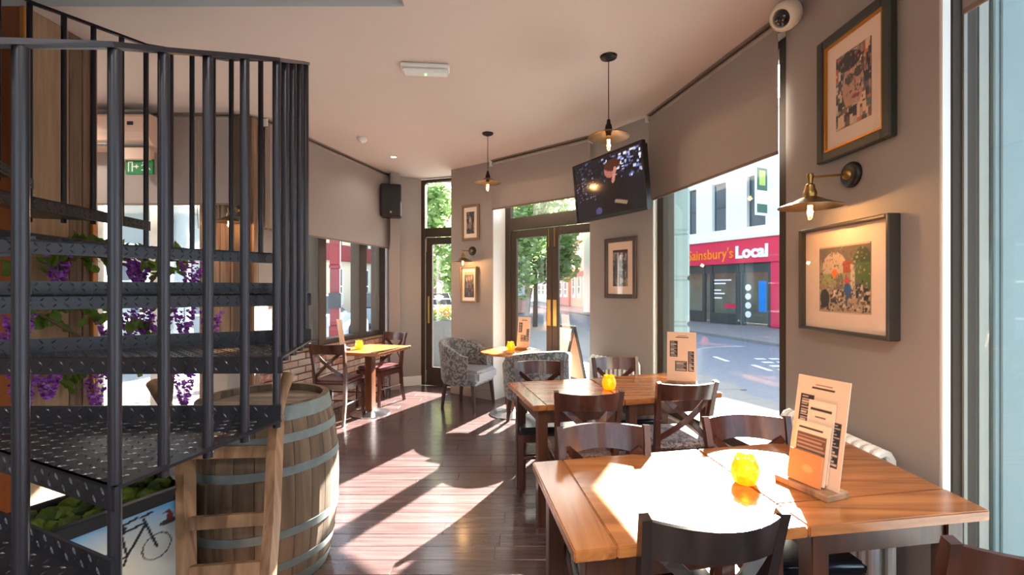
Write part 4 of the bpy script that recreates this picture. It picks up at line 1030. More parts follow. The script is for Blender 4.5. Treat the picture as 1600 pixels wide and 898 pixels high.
# ================================================================== CROSS-BACK CHAIRS
def make_chair(lab, wd, seat_m, group):
    o = thing('cross_back_chair', lab, 'chair', (0, 0, 0), 0, group)
    def bm_seat():
        bm = bmesh.new(); bmesh.ops.create_cube(bm, size=1)
        for v in bm.verts:
            y = v.co.y; hw = 0.205 if y > 0 else 0.175
            v.co = Vector((v.co.x * 2 * hw, y * 0.40, 0.445 + v.co.z * 0.05))
        bmesh.ops.bevel(bm, geom=bm.edges[:], offset=0.018, segments=3, affect='EDGES'); m = MB(); m.bm(bm); bm.free(); return m
    s = bm_seat().build('seat', seat_m, o, True)
    f = MB(); f.ribbon([(-0.185, 0.19, 0.395), (0.185, 0.19, 0.395)], 0.02, 0.055); f.ribbon([(-0.16, -0.19, 0.395), (0.16, -0.19, 0.395)], 0.02, 0.055)
    for s_ in (-1, 1): f.ribbon([(s_ * 0.165, -0.19, 0.395), (s_ * 0.19, 0.19, 0.395)], 0.02, 0.055)
    f.build('seat_frame', wd, o)
    for s_ in (-1, 1):
        MB().ribbon([(s_ * 0.188, 0.205, 0.0), (s_ * 0.184, 0.188, 0.42)], [0.026, 0.038], [0.026, 0.038], (0, 1, 0)).build('front_leg', wd, o)
        MB().ribbon([(s_ * 0.172, -0.245, 0.0), (s_ * 0.168, -0.20, 0.22), (s_ * 0.166, -0.185, 0.44), (s_ * 0.172, -0.205, 0.62), (s_ * 0.182, -0.245, 0.80), (s_ * 0.186, -0.262, 0.866)], [0.026, 0.03, 0.034, 0.03, 0.026, 0.026], [0.03, 0.036, 0.042, 0.036, 0.032, 0.028], (0, 1, 0)).build('back_post', wd, o)
    # curved top rail: sags backwards in plan
    m = MB(); vs = []; n = 13
    for i in range(n):
        u = -1 + 2 * i / (n - 1); x = u * 0.178; dy = -0.070 * (1 - u * u)
        for yy_, zz in ((-0.222, 0.762), (-0.252, 0.858), (-0.270, 0.858), (-0.240, 0.762)): vs.append((x, yy_ + dy, zz - (0.016 * u * u if zz < 0.8 else -0.0)))
    fs = [(i * 4 + q, i * 4 + (q + 1) % 4, (i + 1) * 4 + (q + 1) % 4, (i + 1) * 4 + q) for i in range(n - 1) for q in range(4)] + [(3, 2, 1, 0), tuple((n - 1) * 4 + q for q in range(4))]
    m.add(vs, fs).build('top_rail', wd, o, True)
    for s_ in (-1, 1):
        pts = []
        for i in range(9):
            t = i / 8.0; x = s_ * (-0.155 + 0.31 * t); z = 0.50 + 0.275 * t
            y = -0.192 - 0.045 * t - 0.052 * math.sin(math.pi * t) - 0.006 * s_
            pts.append((x, y, z))
        MB().ribbon(pts, 0.010, 0.034, (0, 0.2, 1)).build('cross_brace', wd, o)
        MB().tube([(s_ * 0.170, -0.20, 0.21), (s_ * 0.187, 0.196, 0.21)], 0.009, 7).build('stretcher', wd, o)
    MB().tube([(-0.178, 0.0, 0.21), (0.178, 0.0, 0.21)], 0.009, 7).build('stretcher', wd, o)
    MB().tube([(-0.186, 0.198, 0.26), (0.186, 0.198, 0.26)], 0.009, 7).build('stretcher', wd, o)
    return o
M_vinyl = plain('black_vinyl', (24, 24, 30), 0.3, noise=0.08, coat=0.2)
M_burg = plain('burgundy_vinyl', (92, 44, 44), 0.35, noise=0.15, scale=14)
M_pat = fabric_pattern('grey_purple_patterned_seat', (92, 82, 88), (168, 156, 150), 22)
M_tanseat = fabric_pattern('brown_striped_seat', (86, 54, 34), (144, 100, 66), 30)
G_C = 'cross-back pub chairs'
protos = {}
def chair(bx, by, rz, lab, wd=M_chair, seat_m=M_vinyl):
    key = (wd.name, seat_m.name)
    c, s = math.cos(rz), math.sin(rz); oy = 0.262         # back centre -> chair origin
    loc = (bx - s * oy, by + c * oy, 0)
    if key not in protos:
        protos[key] = make_chair(lab, wd, seat_m, G_C); o = protos[key]; o.location = loc; o.rotation_euler = (0, 0, rz)
        return o
    return dup(protos[key], loc, rz, lab, G_C)
chair(0.525, 1.19, R(5), 'nearest black cross-back chair seen from behind at the front table', M_blackwood)
chair(1.205, 1.055, R(-4), 'dark chair cut off at the bottom right corner of the photo', M_chair, M_burg)
chair(0.385, 1.95, R(184), 'mahogany chair tucked behind the left end of the front table')
chair(1.06, 2.09, R(181), 'mahogany chair behind the front table, partly hidden by its menu')
chair(0.435, 2.60, R(2), 'mahogany cross-back chair at near left side of the middle table', M_chair, M_tanseat)
chair(1.09, 2.86, R(6), 'dark cross-back chair with patterned seat in front of the big window', M_chair, M_pat)
chair(0.215, 3.68, R(184), 'chair with black seat at far left side of the middle table')
chair(0.86, 3.86, R(188), 'chair on the far side of the middle table near the wall radiator')
chair(-1.93, 4.80, R(-6), 'chair with burgundy seat between the barrel and the left window table', M_chair, M_burg)
chair(-1.535, 6.06, R(150), 'chair with burgundy seat on the far side of the left window table', M_chair, M_burg)

# ================================================================== TUB ARMCHAIRS
M_tub = fabric_pattern('grey_leaf_patterned_upholstery', (84, 81, 80), (140, 136, 133), 15, 0.85, 0.46, 0.54)
M_seatgrey = plain('silver_grey_leather', (150, 154, 158), 0.35, noise=0.06)
M_darkleg = wood('dark_turned_leg', (40, 26, 20), (60, 40, 30), 2, 0.35, 0.2, 0.8, 0.1)
def tub_chair(lab, loc, rz):
    o = thing('tub_armchair', lab, 'armchair', loc, rz, 'patterned tub chairs')
    m = MB(); n = 26; vs = []
    for i in range(n + 1):
        u = -1 + 2 * i / n; a = R(-90) + u * R(118)
        ht = 0.64 + 0.18 * max(0.0, 1 - (abs(u) / 0.95) ** 2.2)
        ex = lambda r_: (r_ * 1.02 * math.cos(a), r_ * 0.98 * math.sin(a))
        ro, ri = 0.335, 0.268
        fl_ = 0.020 * max(0, 1 - abs(u))
        sec = [(ro - 0.02, 0.30), (ro, 0.34), (ro + 0.012, 0.5), (ro + 0.02 + fl_, ht - 0.03), (ro + 0.008 + fl_, ht - 0.004), (ro - 0.03 + fl_, ht), (ri + 0.008 + fl_, ht - 0.012), (ri + fl_ * .5, ht - 0.05), (ri, 0.45), (ri, 0.30)]
        for r_, z in sec: x, y = ex(r_); vs.append((x, y, z))
    k = 10
    fs = [(i * k + q, i * k + (q + 1) % k, (i + 1) * k + (q + 1) % k, (i + 1) * k + q) for i in range(n) for q in range(k)] + [tuple(range(k - 1, -1, -1)), tuple(n * k + q for q in range(k))]
    m.add(vs, fs).build('shell', M_tub, o, True)
    bm = bmesh.new(); bmesh.ops.create_cube(bm, size=1)
    for v in bm.verts: v.co = Vector((v.co.x * (0.53 if v.co.y > 0 else 0.40), 0.02 + v.co.y * 0.50, 0.395 + v.co.z * 0.15))
    bmesh.ops.bevel(bm, geom=bm.edges[:], offset=0.035, segments=3, affect='EDGES'); s = MB(); s.bm(bm); bm.free()
    s.build('seat_cushion', M_seatgrey, o, True)
    MB().box(-0.24, -0.22, 0.29, 0.24, 0.22, 0.33, bev=0.01).build('seat_base', M_tub, o)
    for sx, sy in ((-0.23, 0.19), (0.23, 0.19), (-0.2, -0.21), (0.2, -0.21)):
        MB().ribbon([(sx * 1.1, sy * 1.15, 0.0), (sx, sy, 0.30)], [0.026, 0.042], [0.026, 0.042], (0, 1, 0)).build('leg', M_darkleg, o)
    return o
tub_chair('patterned grey tub chair left of the round table, beside the glazed door', (-0.535, 5.68, 0), head_rz(0.90, -0.40))
tub_chair('patterned grey tub chair seen from behind, nearer the middle table', (0.26, 4.86, 0), head_rz(-0.30, 0.95))

# ================================================================== CANDLES AND MENU HOLDERS
def candle(lab, x, y, z):
    o = thing('candle_holder', lab, 'candle holder', (x, y, z), rnd.uniform(0, 1), 'amber glass candle holders')
    n = 24; prof = [(0.028, 0.0), (0.036, 0.004), (0.043, 0.025), (0.046, 0.045), (0.042, 0.068), (0.034, 0.084), (0.037, 0.096)]
    vs = []; m = MB()
    pr2 = prof + [(r_ - 0.004, z_) for r_, z_ in reversed(prof[1:])] + [(0.0, 0.008)]
    for k, (r_, z_) in enumerate(pr2):
        for j in range(n):
            a = 2 * math.pi * j / n; dz = 0.004 * math.cos(5 * a) if z_ > 0.09 else 0.0; rr_ = max(r_ * (1 + 0.05 * math.cos(8 * a)), 0)
            vs.append((rr_ * math.cos(a), rr_ * math.sin(a), z_ + dz))
    fs = [(i * n + j, i * n + (j + 1) % n, (i + 1) * n + (j + 1) % n, (i + 1) * n + j) for i in range(len(pr2) - 1) for j in range(n)] + [tuple(range(n - 1, -1, -1))]
    m.add(vs, fs).build('glass_cup', M_amber, o, True)
    MB().lathe([(0.018, 0.010), (0.019, 0.026), (0.0, 0.027)], 14).build('tealight', M_white, o)
    MB().lathe([(0.001, 0.028), (0.005, 0.036), (0.004, 0.044), (0.0, 0.052)], 8).build('flame', M_flame, o, True)
    pt_light('candle_light', o, (0, 0, 0.06), 0.25, (1.0, 0.6, 0.2), 0.01)
    return o
candle('amber candle holder glowing in the sun on the front table', 0.835, 1.65, 0.75)
candle('orange candle holder on the middle table', 0.668, 3.17, 0.75)
candle('orange candle holder on the left window table', -1.74, 5.24, 0.75)
candle('orange candle holder on the small round table', -0.015, 5.30, 0.73)

INK = (44, 40, 40); BUF = (228, 186, 154)
def text_rows(x0, y0, x1, y1, rows, col=(196, 170, 150)):
    out = []
    for k in range(rows):
        y = y0 + (y1 - y0) * (k + 0.5) / rows; h = (y1 - y0) / rows * 0.22
        out.append(('r', x0 + 0.02, y - h, x1 - 0.02 - 0.04 * (k % 3), y + h, col))
    return out
def menu_holder(lab, x, y, z, nrm2, w=0.185, h=0.36, lean=9, extra=True, dark=True):
    o = thing('menu_holder', lab, 'menu', (x, y, z), face_rz(*nrm2), 'menu holders on the tables')
    MB().box(-w / 2 - 0.005, -0.045, 0, w / 2 + 0.005, 0.06, 0.022, bev=0.003).build('block', M_oldwood, o)
    sh_ = [('r', 0.10, 0.50, 0.36, 0.82, INK), ('r', 0.72, 0.22, 0.93, 0.62, INK), ('r', 0.28, 0.22, 0.68, 0.42, INK), ('r', 0.30, 0.885, 0.74, 0.905, INK), ('r', 0.36, 0.92, 0.68, 0.935, (120, 90, 74))]
    sh_ += text_rows(0.11, 0.51, 0.35, 0.81, 12) + text_rows(0.73, 0.23, 0.92, 0.61, 14) + text_rows(0.29, 0.23, 0.67, 0.41, 7)
    print_mesh('menu_card', w, h, 60, 110, BUF, sh_, M_print, o, (0, 0.012 + 0.5 * h * math.sin(R(lean)), 0.015 + h / 2 * math.cos(R(lean))), 1, 0.03, 0.004, R(-lean))
    if extra:
        def lf(nm, lw, lh, cx, zb, fwd, shapes, bg, th):
            print_mesh(nm, lw, lh, 40, 60, bg, shapes, M_print, o, (cx, -fwd + 0.012 + (zb + 0.5 * lh) * math.sin(R(lean)), zb + lh / 2 * math.cos(R(lean)) + 0.015), 2, 0.03, th, R(-lean))
        lf('leaflet', 0.092, 0.27, 0.012, 0.02, 0.012, [('r', 0.1, 0.88, 0.9, 0.9, INK), ('r', 0.3, 0.78, 0.7, 0.80, INK)], (234, 196, 166), 0.008)
        lf('leaflet', 0.120, 0.20, 0.0, 0.015, 0.026, [('r', 0.06, 0.1, 0.94, 0.80, (104, 72, 56)), ('r', 0.1, 0.87, 0.8, 0.90, INK)] + text_rows(0.08, 0.12, 0.92, 0.78, 10, (170, 130, 104)), (234, 196, 166), 0.006)
        lf('leaflet', 0.116, 0.105, -0.004, 0.01, 0.04, [('e', 0.6, 0.5, 0.16, 0.12, (224, 150, 98))], (206, 128, 78), 0.012)
    return o
menu_holder('wooden menu holder packed with leaflets on the front right table', 1.03, 1.60, 0.75, (-0.93, -0.36), 0.185, 0.37, 10)
menu_holder('menu card holder on the middle table by the big window', 1.225, 3.33, 0.75, (-0.35, -0.94), 0.20, 0.36, 6, False)
menu_holder('menu card holder on the left window table, sunlit', -1.90, 5.22, 0.75, (0.75, 0.66), 0.15, 0.33, 8, False)
menu_holder('menu card holder on the small round table', 0.12, 5.36, 0.73, (-0.45, -0.9), 0.16, 0.36, 8, False)

# ================================================================== BLINDS
def blind(lab, p, q, x0, x1, zb, inset=0.05, chain=None, zr=3.025, wob=0.0):
    L_, rz = seg(p, q); o = thing('roller_blind', lab, 'blind', (p[0], p[1], 0), rz, 'taupe roller blinds')
    MB().box(x0, inset - 0.0012, zb, x1, inset + 0.0012, zr).build('fabric', M_blind, o)
    MB().tube([(x0, inset - 0.015, zr), (x1, inset - 0.015, zr)], 0.024, 12).build('roller', plain('taupe_roller', (150, 138, 124), 0.5), o, True)
    MB().box(x0, inset - 0.006, zb - 0.012, x1, inset + 0.006, zb + 0.008, bev=0.003).build('bottom_bar', plain('taupe_bar', (120, 104, 92), 0.7), o)
    for x in (x0 - 0.012, x1 + 0.002): MB().box(x, 0.0, zr - 0.035, x + 0.010, inset + 0.035, zr + 0.04, bev=0.003).build('bracket', M_white, o)
    MB().box(x0 - 0.01, 0.0, zr + 0.03, x1 + 0.01, inset + 0.02, CEIL - 0.002, bev=0.003).build('headrail', plain('taupe_bar', (120, 104, 92), 0.7), o)
    if chain is not None:
        MB().tube([(chain, inset + 0.02, zr), (chain, inset + 0.02, zr - 1.0), (chain + 0.02, inset + 0.024, zr - 1.03), (chain + 0.03, inset + 0.022, zr - 0.9), (chain + 0.03, inset + 0.022, zr)], 0.003, 5).build('bead_chain', M_brass, o)
    return o
blind('wide taupe roller blind half down over the big street window', P_w2, P_p2, 0.012, LW2 - 0.01, 2.262, 0.045)
blind('taupe roller blind above the double glazed doors', P_d2, P_p3, -0.03, LD2 - 0.03, 2.445, 0.045)
blind('long taupe roller blind over the left street windows', P_lw, P_cor, 0.02, Lw - 0.03, 2.015, 0.05, Lw - 0.06)
blind('taupe roller blind above the fire exit door behind the stair', (-2.60, 4.33), (-4.10, 4.33), 0.0, 1.5, 2.226, 0.045, 0.28)
blind('short rolled blind at top of nearest window in the right corner', (RW, -0.85), P_near, 0.05, LW1 - 0.12, 2.465, -0.02)

# ================================================================== LAMPS
M_shadein = plain('warm_brass_inside', (196, 150, 90), 0.4, 0.8)
def bulb(o, loc, k=1.0, e=6.0):
    T = Matrix.Translation(loc)
    g = MB().lathe([(0.0, -0.085 * k), (0.012 * k, -0.083 * k), (0.020 * k, -0.072 * k), (0.0215 * k, -0.05 * k), (0.019 * k, -0.02 * k), (0.012 * k, -0.002 * k), (0.012 * k, 0.006 * k)], 16, M=T).build('bulb', M_bulbglass, o, True)
    f = MB()
    for q in range(5):
        a = q * 6.283 / 5; x, y = 0.007 * k * math.cos(a), 0.007 * k * math.sin(a); f.tube([(loc[0] + x, loc[1] + y, loc[2] - 0.02 * k), (loc[0] + x * 0.6, loc[1] + y * 0.6, loc[2] - 0.066 * k)], 0.0034 * k, 5)
    f.build('filament', M_filament, o)
    pt_light('bulb_light', o, (loc[0], loc[1], loc[2] - 0.045 * k), e, (1.0, 0.62, 0.28), 0.018)
def shade(o, T, r_, mat=M_copper):
    MB().lathe([(0.024, 0.045), (0.045, 0.036), (r_ * 0.55, 0.020), (r_ * 0.93, 0.0), (r_, -0.004), (r_, -0.007), (r_ * 0.92, -0.003), (r_ * 0.55, 0.016), (0.045, 0.031), (0.02, 0.040)], 36, M=T, close=True).build('shade', [mat], o, True)
def pendant(lab, x, y, zs, r_):
    o = thing('pendant_lamp', lab, 'pendant lamp', (x, y, 0), 0, 'brass pendant lamps')
    MB().lathe([(0.0, CEIL - 0.03), (0.02, CEIL - 0.03), (0.055, CEIL - 0.014), (0.060, CEIL - 0.001), (0.0, CEIL - 0.001)], 24).build('canopy', M_brown_metal, o, True)
    MB().tube([(0, 0, CEIL - 0.03), (0, 0, zs + 0.11)], 0.0035, 6).build('cord', M_black, o)
    MB().lathe([(0.004, zs + 0.12), (0.012, zs + 0.115), (0.014, zs + 0.09), (0.022, zs + 0.075), (0.026, zs + 0.045), (0.018, zs + 0.015), (0.018, zs - 0.0)], 18).build('lamp_holder', M_brown_metal, o, True)
    shade(o, Matrix.Translation((0, 0, zs + 0.0)), r_); bulb(o, (0, 0, zs - 0.002), 1.15, 5)
pendant('nearer brass pendant lamp with lit filament bulb above the television', 0.677, 3.23, 2.51, 0.145)
pendant('farther brass pendant lamp hanging in front of the double-door blind', -0.255, 4.84, 2.555, 0.14)
def sconce(lab, x, y, z, nx, ny, k=1.0, e=7.0):
    o = thing('wall_lamp', lab, 'wall lamp', (x, y, z), face_rz(nx, ny), 'brass swing-arm wall lamps')
    MB().lathe([(0.0, 0), (0.062 * k, 0), (0.062 * k, 0.012), (0.055 * k, 0.022), (0.045 * k, 0.026), (0.0, 0.026)], 26, M=Matrix.Rotation(R(90), 4, 'X')).build('wall_rose', plain('black_wood_rose', (26, 20, 18), 0.35), o, True)
    MB().lathe([(0.0, 0.026), (0.026 * k, 0.026), (0.022 * k, 0.036), (0.010, 0.045), (0.0, 0.046)], 18, M=Matrix.Rotation(R(90), 4, 'X')).build('boss', M_brass, o, True)
    d = 0.205 * k
    MB().tube([(0, -0.04, 0), (0, -d, -0.012)], 0.006 * k, 8).build('arm', M_brass, o, True)
    MB().lathe([(0.0, 0.022), (0.012, 0.018), (0.016, 0.005), (0.012, -0.012), (0.010, -0.03), (0.02, -0.038), (0.022, -0.055), (0.028, -0.07), (0.030, -0.085), (0.024, -0.10), (0.02, -0.12)], 18, M=Matrix.Translation((0, -d, -0.012)) @ Matrix.Diagonal((k, k, k, 1))).build('lamp_holder', M_brass, o, True)
    shade(o, Matrix.Translation((0, -d, -0.150 * k)), 0.138 * k); bulb(o, (0, -d, -0.128 * k), 1.05 * k, e)
sconce('brass wall lamp lit between two large framed pictures on right wall', RW - 0.001, 2.22, 1.993, -1, 0, 1.0, 4.5)
n3 = (-0.58, -0.814)
sconce('small brass wall lamp between two framed pictures on the far wall', -0.522, 6.116, 1.935, n3[0], n3[1], 0.95, 7)
sconce('brass wall lamp standing in for a mirrored lamp at the dark corner post', -2.535, 4.289, 2.16, 0, -1, 0.8, 5)  # lamp put where a mirror shows only a reflected one

# recessed downlight, and unseen fill lamps added in the same fitting
M_down = emit('downlight_lens', (255, 236, 210), 12)
def downlight(lab, x, y, e):
    o = thing('downlight', lab, 'ceiling light', (x, y, CEIL), 0, 'recessed ceiling downlights')
    MB().lathe([(0.030, -0.001), (0.045, -0.001), (0.046, -0.005), (0.030, -0.006)], 24, close=True).build('trim_ring', M_white, o, True)
    MB().lathe([(0.0, -0.002), (0.030, -0.002), (0.030, -0.004), (0.0, -0.004)], 20).build('lens', M_down, o)
    d = bpy.data.lights.new('downlight_beam', 'SPOT'); d.energy = e * 1.6; d.spot_size = R(150); d.spot_blend = 0.6; d.color = (1.0, 0.90, 0.80); d.shadow_soft_size = 0.04
    link('downlight_beam', d, o, (0, 0, -0.02))
downlight('small recessed downlight lit in the ceiling near the speaker', -1.467, 5.71, 5)
for k, (x, y) in enumerate(((0.2, 0.2), (-1.0, -1.0), (0.8, -1.6), (-2.4, -1.9), (-3.0, -0.6), (0.3, -2.6), (-4.0, 3.6))):  # unseen lamps added to brighten the room
    downlight(('added fill downlight above the viewer between stair and window', 'added fill downlight behind the viewer by the stairwell', 'added fill downlight behind viewer near the right wall', 'added fill downlight at back left of the room', 'added fill downlight by the left wall behind the stair', 'added fill downlight nearest the added back window', 'added fill downlight in the exit lobby')[k], x, y, 60 if k < 6 else 25)

# ================================================================== PICTURES
def picture(lab, x, y, z, nx, ny, w, h, fw, depth, fmat, mats, shapes, bg, pw, ph, seed, lip=None, nu=50, nv=70, grp=None):
    o = thing('framed_picture', lab, 'picture', (x, y, z), face_rz(nx, ny), 'framed pictures on the walls')
    d = depth
    for nm, b in (('a', (-w / 2, -d, -h / 2, -w / 2 + fw, 0, h / 2)), ('b', (w / 2 - fw, -d, -h / 2, w / 2, 0, h / 2)), ('c', (-w / 2 + fw, -d, h / 2 - fw, w / 2 - fw, 0, h / 2)), ('d', (-w / 2 + fw, -d, -h / 2, w / 2 - fw, 0, -h / 2 + fw))):
        MB().box(*b, bev=min(0.006, fw / 4)).build('frame_side', fmat, o)
    iw, ih = w / 2 - fw, h / 2 - fw
    if lip:
        t = lip[0]; m = MB()
        for b in ((-iw, -d + 0.008, -ih, -iw + t, -d * 0.3, ih), (iw - t, -d + 0.008, -ih, iw, -d * 0.3, ih), (-iw + t, -d + 0.008, ih - t, iw - t, -d * 0.3, ih), (-iw + t, -d + 0.008, -ih, iw - t, -d * 0.3, -ih + t)): m.box(*b)
        m.build('inner_lip', lip[1], o)
    yb = -d * 0.42
    MB().box(-iw, yb, -ih, iw, -0.002, ih).build('mount', mats, o)
    print_mesh('print', pw, ph, nu, nv, bg, shapes, M_print, o, (0, yb - 0.003, 0.0), seed, 0.08, 0.0015)
    MB().box(-iw, -d + 0.010, -ih, iw, -d + 0.012, ih).build('pane', M_picglass, o)
    return o
M_dkgreen = plain('dark_green_black_frame', (44, 48, 42), 0.4, noise=0.35, scale=18)
M_gold = plain('gilt_lip', (190, 130, 40), 0.35, 0.7, noise=0.2)
M_goldfr = plain('muted_gold_frame', (138, 112, 84), 0.45, 0.4, noise=0.15)
M_walnut = wood('walnut_frame', (48, 32, 26), (78, 54, 42), 2, 0.4, 0.1, 0.8, 0.05)
M_greyfr = plain('dark_pewter_frame', (70, 66, 60), 0.45, 0.3, noise=0.2, scale=20)
cc = [(40, 36, 40), (64, 52, 54), (176, 130, 104), (200, 90, 56), (116, 90, 84), (196, 176, 160), (90, 110, 90), (230, 190, 150)]
collage = [('n', 0, 0, 1, 1, 130, 0.10, cc), ('e', 0.5, 0.52, 0.30, 0.33, (196, 146, 116)), ('e', 0.40, 0.86, 0.34, 0.12, (42, 34, 36)), ('e', 0.40, 0.62, 0.12, 0.07, (66, 72, 62)), ('e', 0.66, 0.66, 0.12, 0.07, (66, 72, 62)), ('n', 0, 0, 1, 1, 120, 0.025, cc), ('l', 0.48, 0.64, 0.60, 0.66, (60, 50, 48), 0.012), ('l', 0.55, 0.60, 0.58, 0.46, (150, 100, 80), 0.02), ('e', 0.56, 0.36, 0.10, 0.025, (140, 70, 60)), ('n', 0, 0, 1, 0.26, 60, 0.09, cc), ('n', 0.0, 0.25, 0.2, 0.8, 30, 0.06, [(40, 36, 40), (210, 200, 190), (90, 70, 66)]), ('n', 0.82, 0.2, 1, 0.9, 30, 0.06, [(40, 36, 40), (206, 110, 60), (90, 80, 96)])]
picture('large picture of a collaged face in dark green and gilt frame, high on right wall', RW, 2.196, 2.41, -1, 0, 0.474, 0.63, 0.048, 0.037, M_dkgreen, M_mat, collage, (120, 96, 88), 0.225, 0.36, 4, (0.010, M_gold), 60, 90)
street = [('r', 0, 0.0, 1, 0.34, (176, 150, 120)), ('r', 0, 0.34, 1, 0.76, (156, 138, 108)), ('e', 0.32, 0.66, 0.25, 0.24, (206, 178, 150)), ('r', 0.08, 0.42, 0.56, 0.58, (158, 164, 96)), ('e', 0.33, 0.58, 0.06, 0.06, (240, 120, 30)), ('r', 0.50, 0.58, 0.68, 0.76, (176, 84, 54)), ('e', 0.86, 0.70, 0.17, 0.25, (70, 84, 56)), ('r', 0.70, 0.34, 1.0, 0.72, (84, 112, 60)), ('r', 0.64, 0.34, 0.72, 0.7, (206, 186, 156)), ('r', 0.36, 0.34, 0.50, 0.54, (120, 108, 84)), ('n', 0.1, 0.40, 0.66, 0.56, 40, 0.02, [(130, 116, 92), (176, 156, 122), (150, 134, 104)]), ('n', 0, 0.02, 1, 0.34, 70, 0.04, [(60, 56, 54), (206, 186, 160), (120, 96, 76), (88, 80, 72), (220, 200, 176)]), ('n', 0, 0.3, 1, 1, 150, 0.02, [(150, 130, 104), (110, 104, 84), (176, 150, 124), (92, 92, 76), (136, 110, 88)]), ('n', 0, 0, 1, 0.4, 160, 0.018, [(50, 46, 46), (190, 170, 146), (96, 78, 66), (70, 70, 72)]), ('e', 0.58, 0.46, 0.05, 0.05, (206, 76, 72)), ('e', 0.59, 0.33, 0.075, 0.10, (50, 92, 140)), ('l', 0.57, 0.22, 0.57, 0.10, (60, 90, 130), 0.02), ('n', 0.74, 0.06, 0.98, 0.5, 30, 0.045, [(54, 50, 50), (206, 186, 164), (110, 96, 86)]), ('e', 0.12, 0.20, 0.10, 0.14, (54, 52, 54)), ('r', 0, 0.98, 1, 1, (206, 178, 150))]
picture('wide framed print of a busy arched courtyard scene below the right wall lamp', RW, 2.2495, 1.494, -1, 0, 0.613, 0.543, 0.018, 0.055, M_greyfr, M_mat, street, (120, 104, 90), 0.345, 0.33, 8, None, 72, 64)
# pier between the big window and the double doors
dp = Vector((P_d2[0] - P_p2[0], P_d2[1] - P_p2[1])).normalized(); np2 = (-dp.y, dp.x)
np2 = (np2[0], np2[1]) if np2[0] < 0 else (-np2[0], -np2[1])
tall = [('n', 0, 0, 1, 1, 110, 0.09, [(58, 56, 58), (92, 84, 78), (140, 116, 96), (72, 84, 88), (170, 150, 130)]), ('r', 0.30, 0, 0.40, 1, (196, 170, 150)), ('r', 0, 0.94, 1, 1, (60, 48, 44)), ('n', 0.45, 0.7, 0.95, 0.92, 20, 0.06, [(206, 150, 130), (220, 190, 170), (140, 130, 140)])]
picture('walnut framed tall collage print between the window and double doors', 1.0973, 4.633, 1.645, np2[0], np2[1], 0.40, 0.607, 0.042, 0.03, M_walnut, M_mat, tall, (90, 84, 80), 0.185, 0.365, 12)
M_cream = plain('white_picture_mount', (244, 226, 204), 0.8, noise=0.02)
bw = [('n', 0, 0, 1, 1, 90, 0.10, [(40, 36, 36), (86, 74, 68), (160, 140, 124), (60, 52, 50)]), ('e', 0.5, 0.5, 0.2, 0.3, (150, 128, 112)), ('e', 0.45, 0.62, 0.1, 0.1, (206, 186, 166))]
picture('gold framed monochrome print, upper of two on the far wall', -0.545, 6.133, 2.31, n3[0], n3[1], 0.30, 0.475, 0.034, 0.028, M_goldfr, M_cream, bw, (90, 80, 74), 0.135, 0.29, 15)
band = [('r', 0, 0, 1, 0.35, (64, 54, 50)), ('n', 0, 0.05, 1, 0.75, 60, 0.08, [(50, 46, 50), (96, 84, 80), (150, 116, 96), (70, 66, 76)]), ('e', 0.25, 0.70, 0.08, 0.09, (206, 160, 130)), ('e', 0.5, 0.74, 0.08, 0.09, (206, 160, 130)), ('e', 0.76, 0.76, 0.08, 0.09, (206, 160, 130)), ('r', 0, 0.88, 1, 1, (170, 150, 130))]
picture('deep pale framed print of a group, under the far wall lamp', -0.555, 6.14, 1.49, n3[0], n3[1], 0.285, 0.475, 0.022, 0.055, M_goldfr, M_cream, band, (110, 96, 88), 0.165, 0.34, 19)

# ================================================================== TELEVISION
tv = thing('television', 'black wall television on swing arm showing a dark-suited figure', 'television', (0.895, 4.25, 2.385), 0)
tv.rotation_euler = (R(6), 0, face_rz(-0.885, -0.465))
TW, TH = 0.985, 0.575
tvx = [('n', 0.0, 0.55, 1, 1, 90, 0.02, [(54, 50, 70), (40, 36, 46), (76, 80, 110)]), ('n', 0.62, 0.55, 1, 0.98, 50, 0.024, [(150, 164, 206), (90, 110, 170), (200, 206, 224)]), ('n', 0.45, 0.85, 0.7, 0.98, 14, 0.02, [(190, 200, 220), (120, 140, 180)]),
       ('n', 0.0, 0.3, 0.36, 0.85, 40, 0.016, [(70, 66, 88), (96, 92, 120)]), ('tri', (0.36, 0.0), (0.86, 0.0), (0.60, 0.62), (26, 22, 22)), ('e', 0.60, 0.34, 0.20, 0.30, (26, 22, 22)), ('e', 0.565, 0.74, 0.085, 0.12, (150, 96, 84)), ('e', 0.60, 0.82, 0.115, 0.10, (66, 38, 28)), ('l', 0.60, 0.55, 0.64, 0.74, (170, 116, 104), 0.035, 1.7), ('l', 0.62, 0.20, 0.76, 0.14, (120, 104, 90), 0.03, 1.7), ('e', 0.36, 0.09, 0.05, 0.06, (70, 66, 110))]
m = MB(); 
for b in ((-TW / 2, -0.035, -TH / 2, -TW / 2 + 0.022, 0.0, TH / 2), (TW / 2 - 0.022, -0.035, -TH / 2, TW / 2, 0.0, TH / 2), (-TW / 2 + .022, -0.035, TH / 2 - 0.022, TW / 2 - .022, 0.0, TH / 2), (-TW / 2 + .022, -0.035, -TH / 2, TW / 2 - .022, 0.0, -TH / 2 + 0.03)): m.box(*b)
m.build('bezel', M_black, tv)
MB().box(-TW / 2 + 0.01, -0.02, -TH / 2 + 0.01, TW / 2 - 0.01, 0.05, TH / 2 - 0.01, bev=0.02).build('back_cover', M_black, tv)
print_mesh('screen', TW - 0.044, TH - 0.052, 120, 70, (30, 27, 32), tvx, vcol('tv_screen', 0.12, 0.6), tv, (0, -0.030, 0.004), 6, 0.15, 0.004)
for sx in (-0.15, 0.15): MB().box(sx - 0.012, 0.05, -0.16, sx + 0.012, 0.07, 0.16).build('mount_bar', M_steel, tv)
MB().box(-0.15, 0.066, -0.03, 0.15, 0.08, 0.03).build('mount_bar', M_steel, tv)
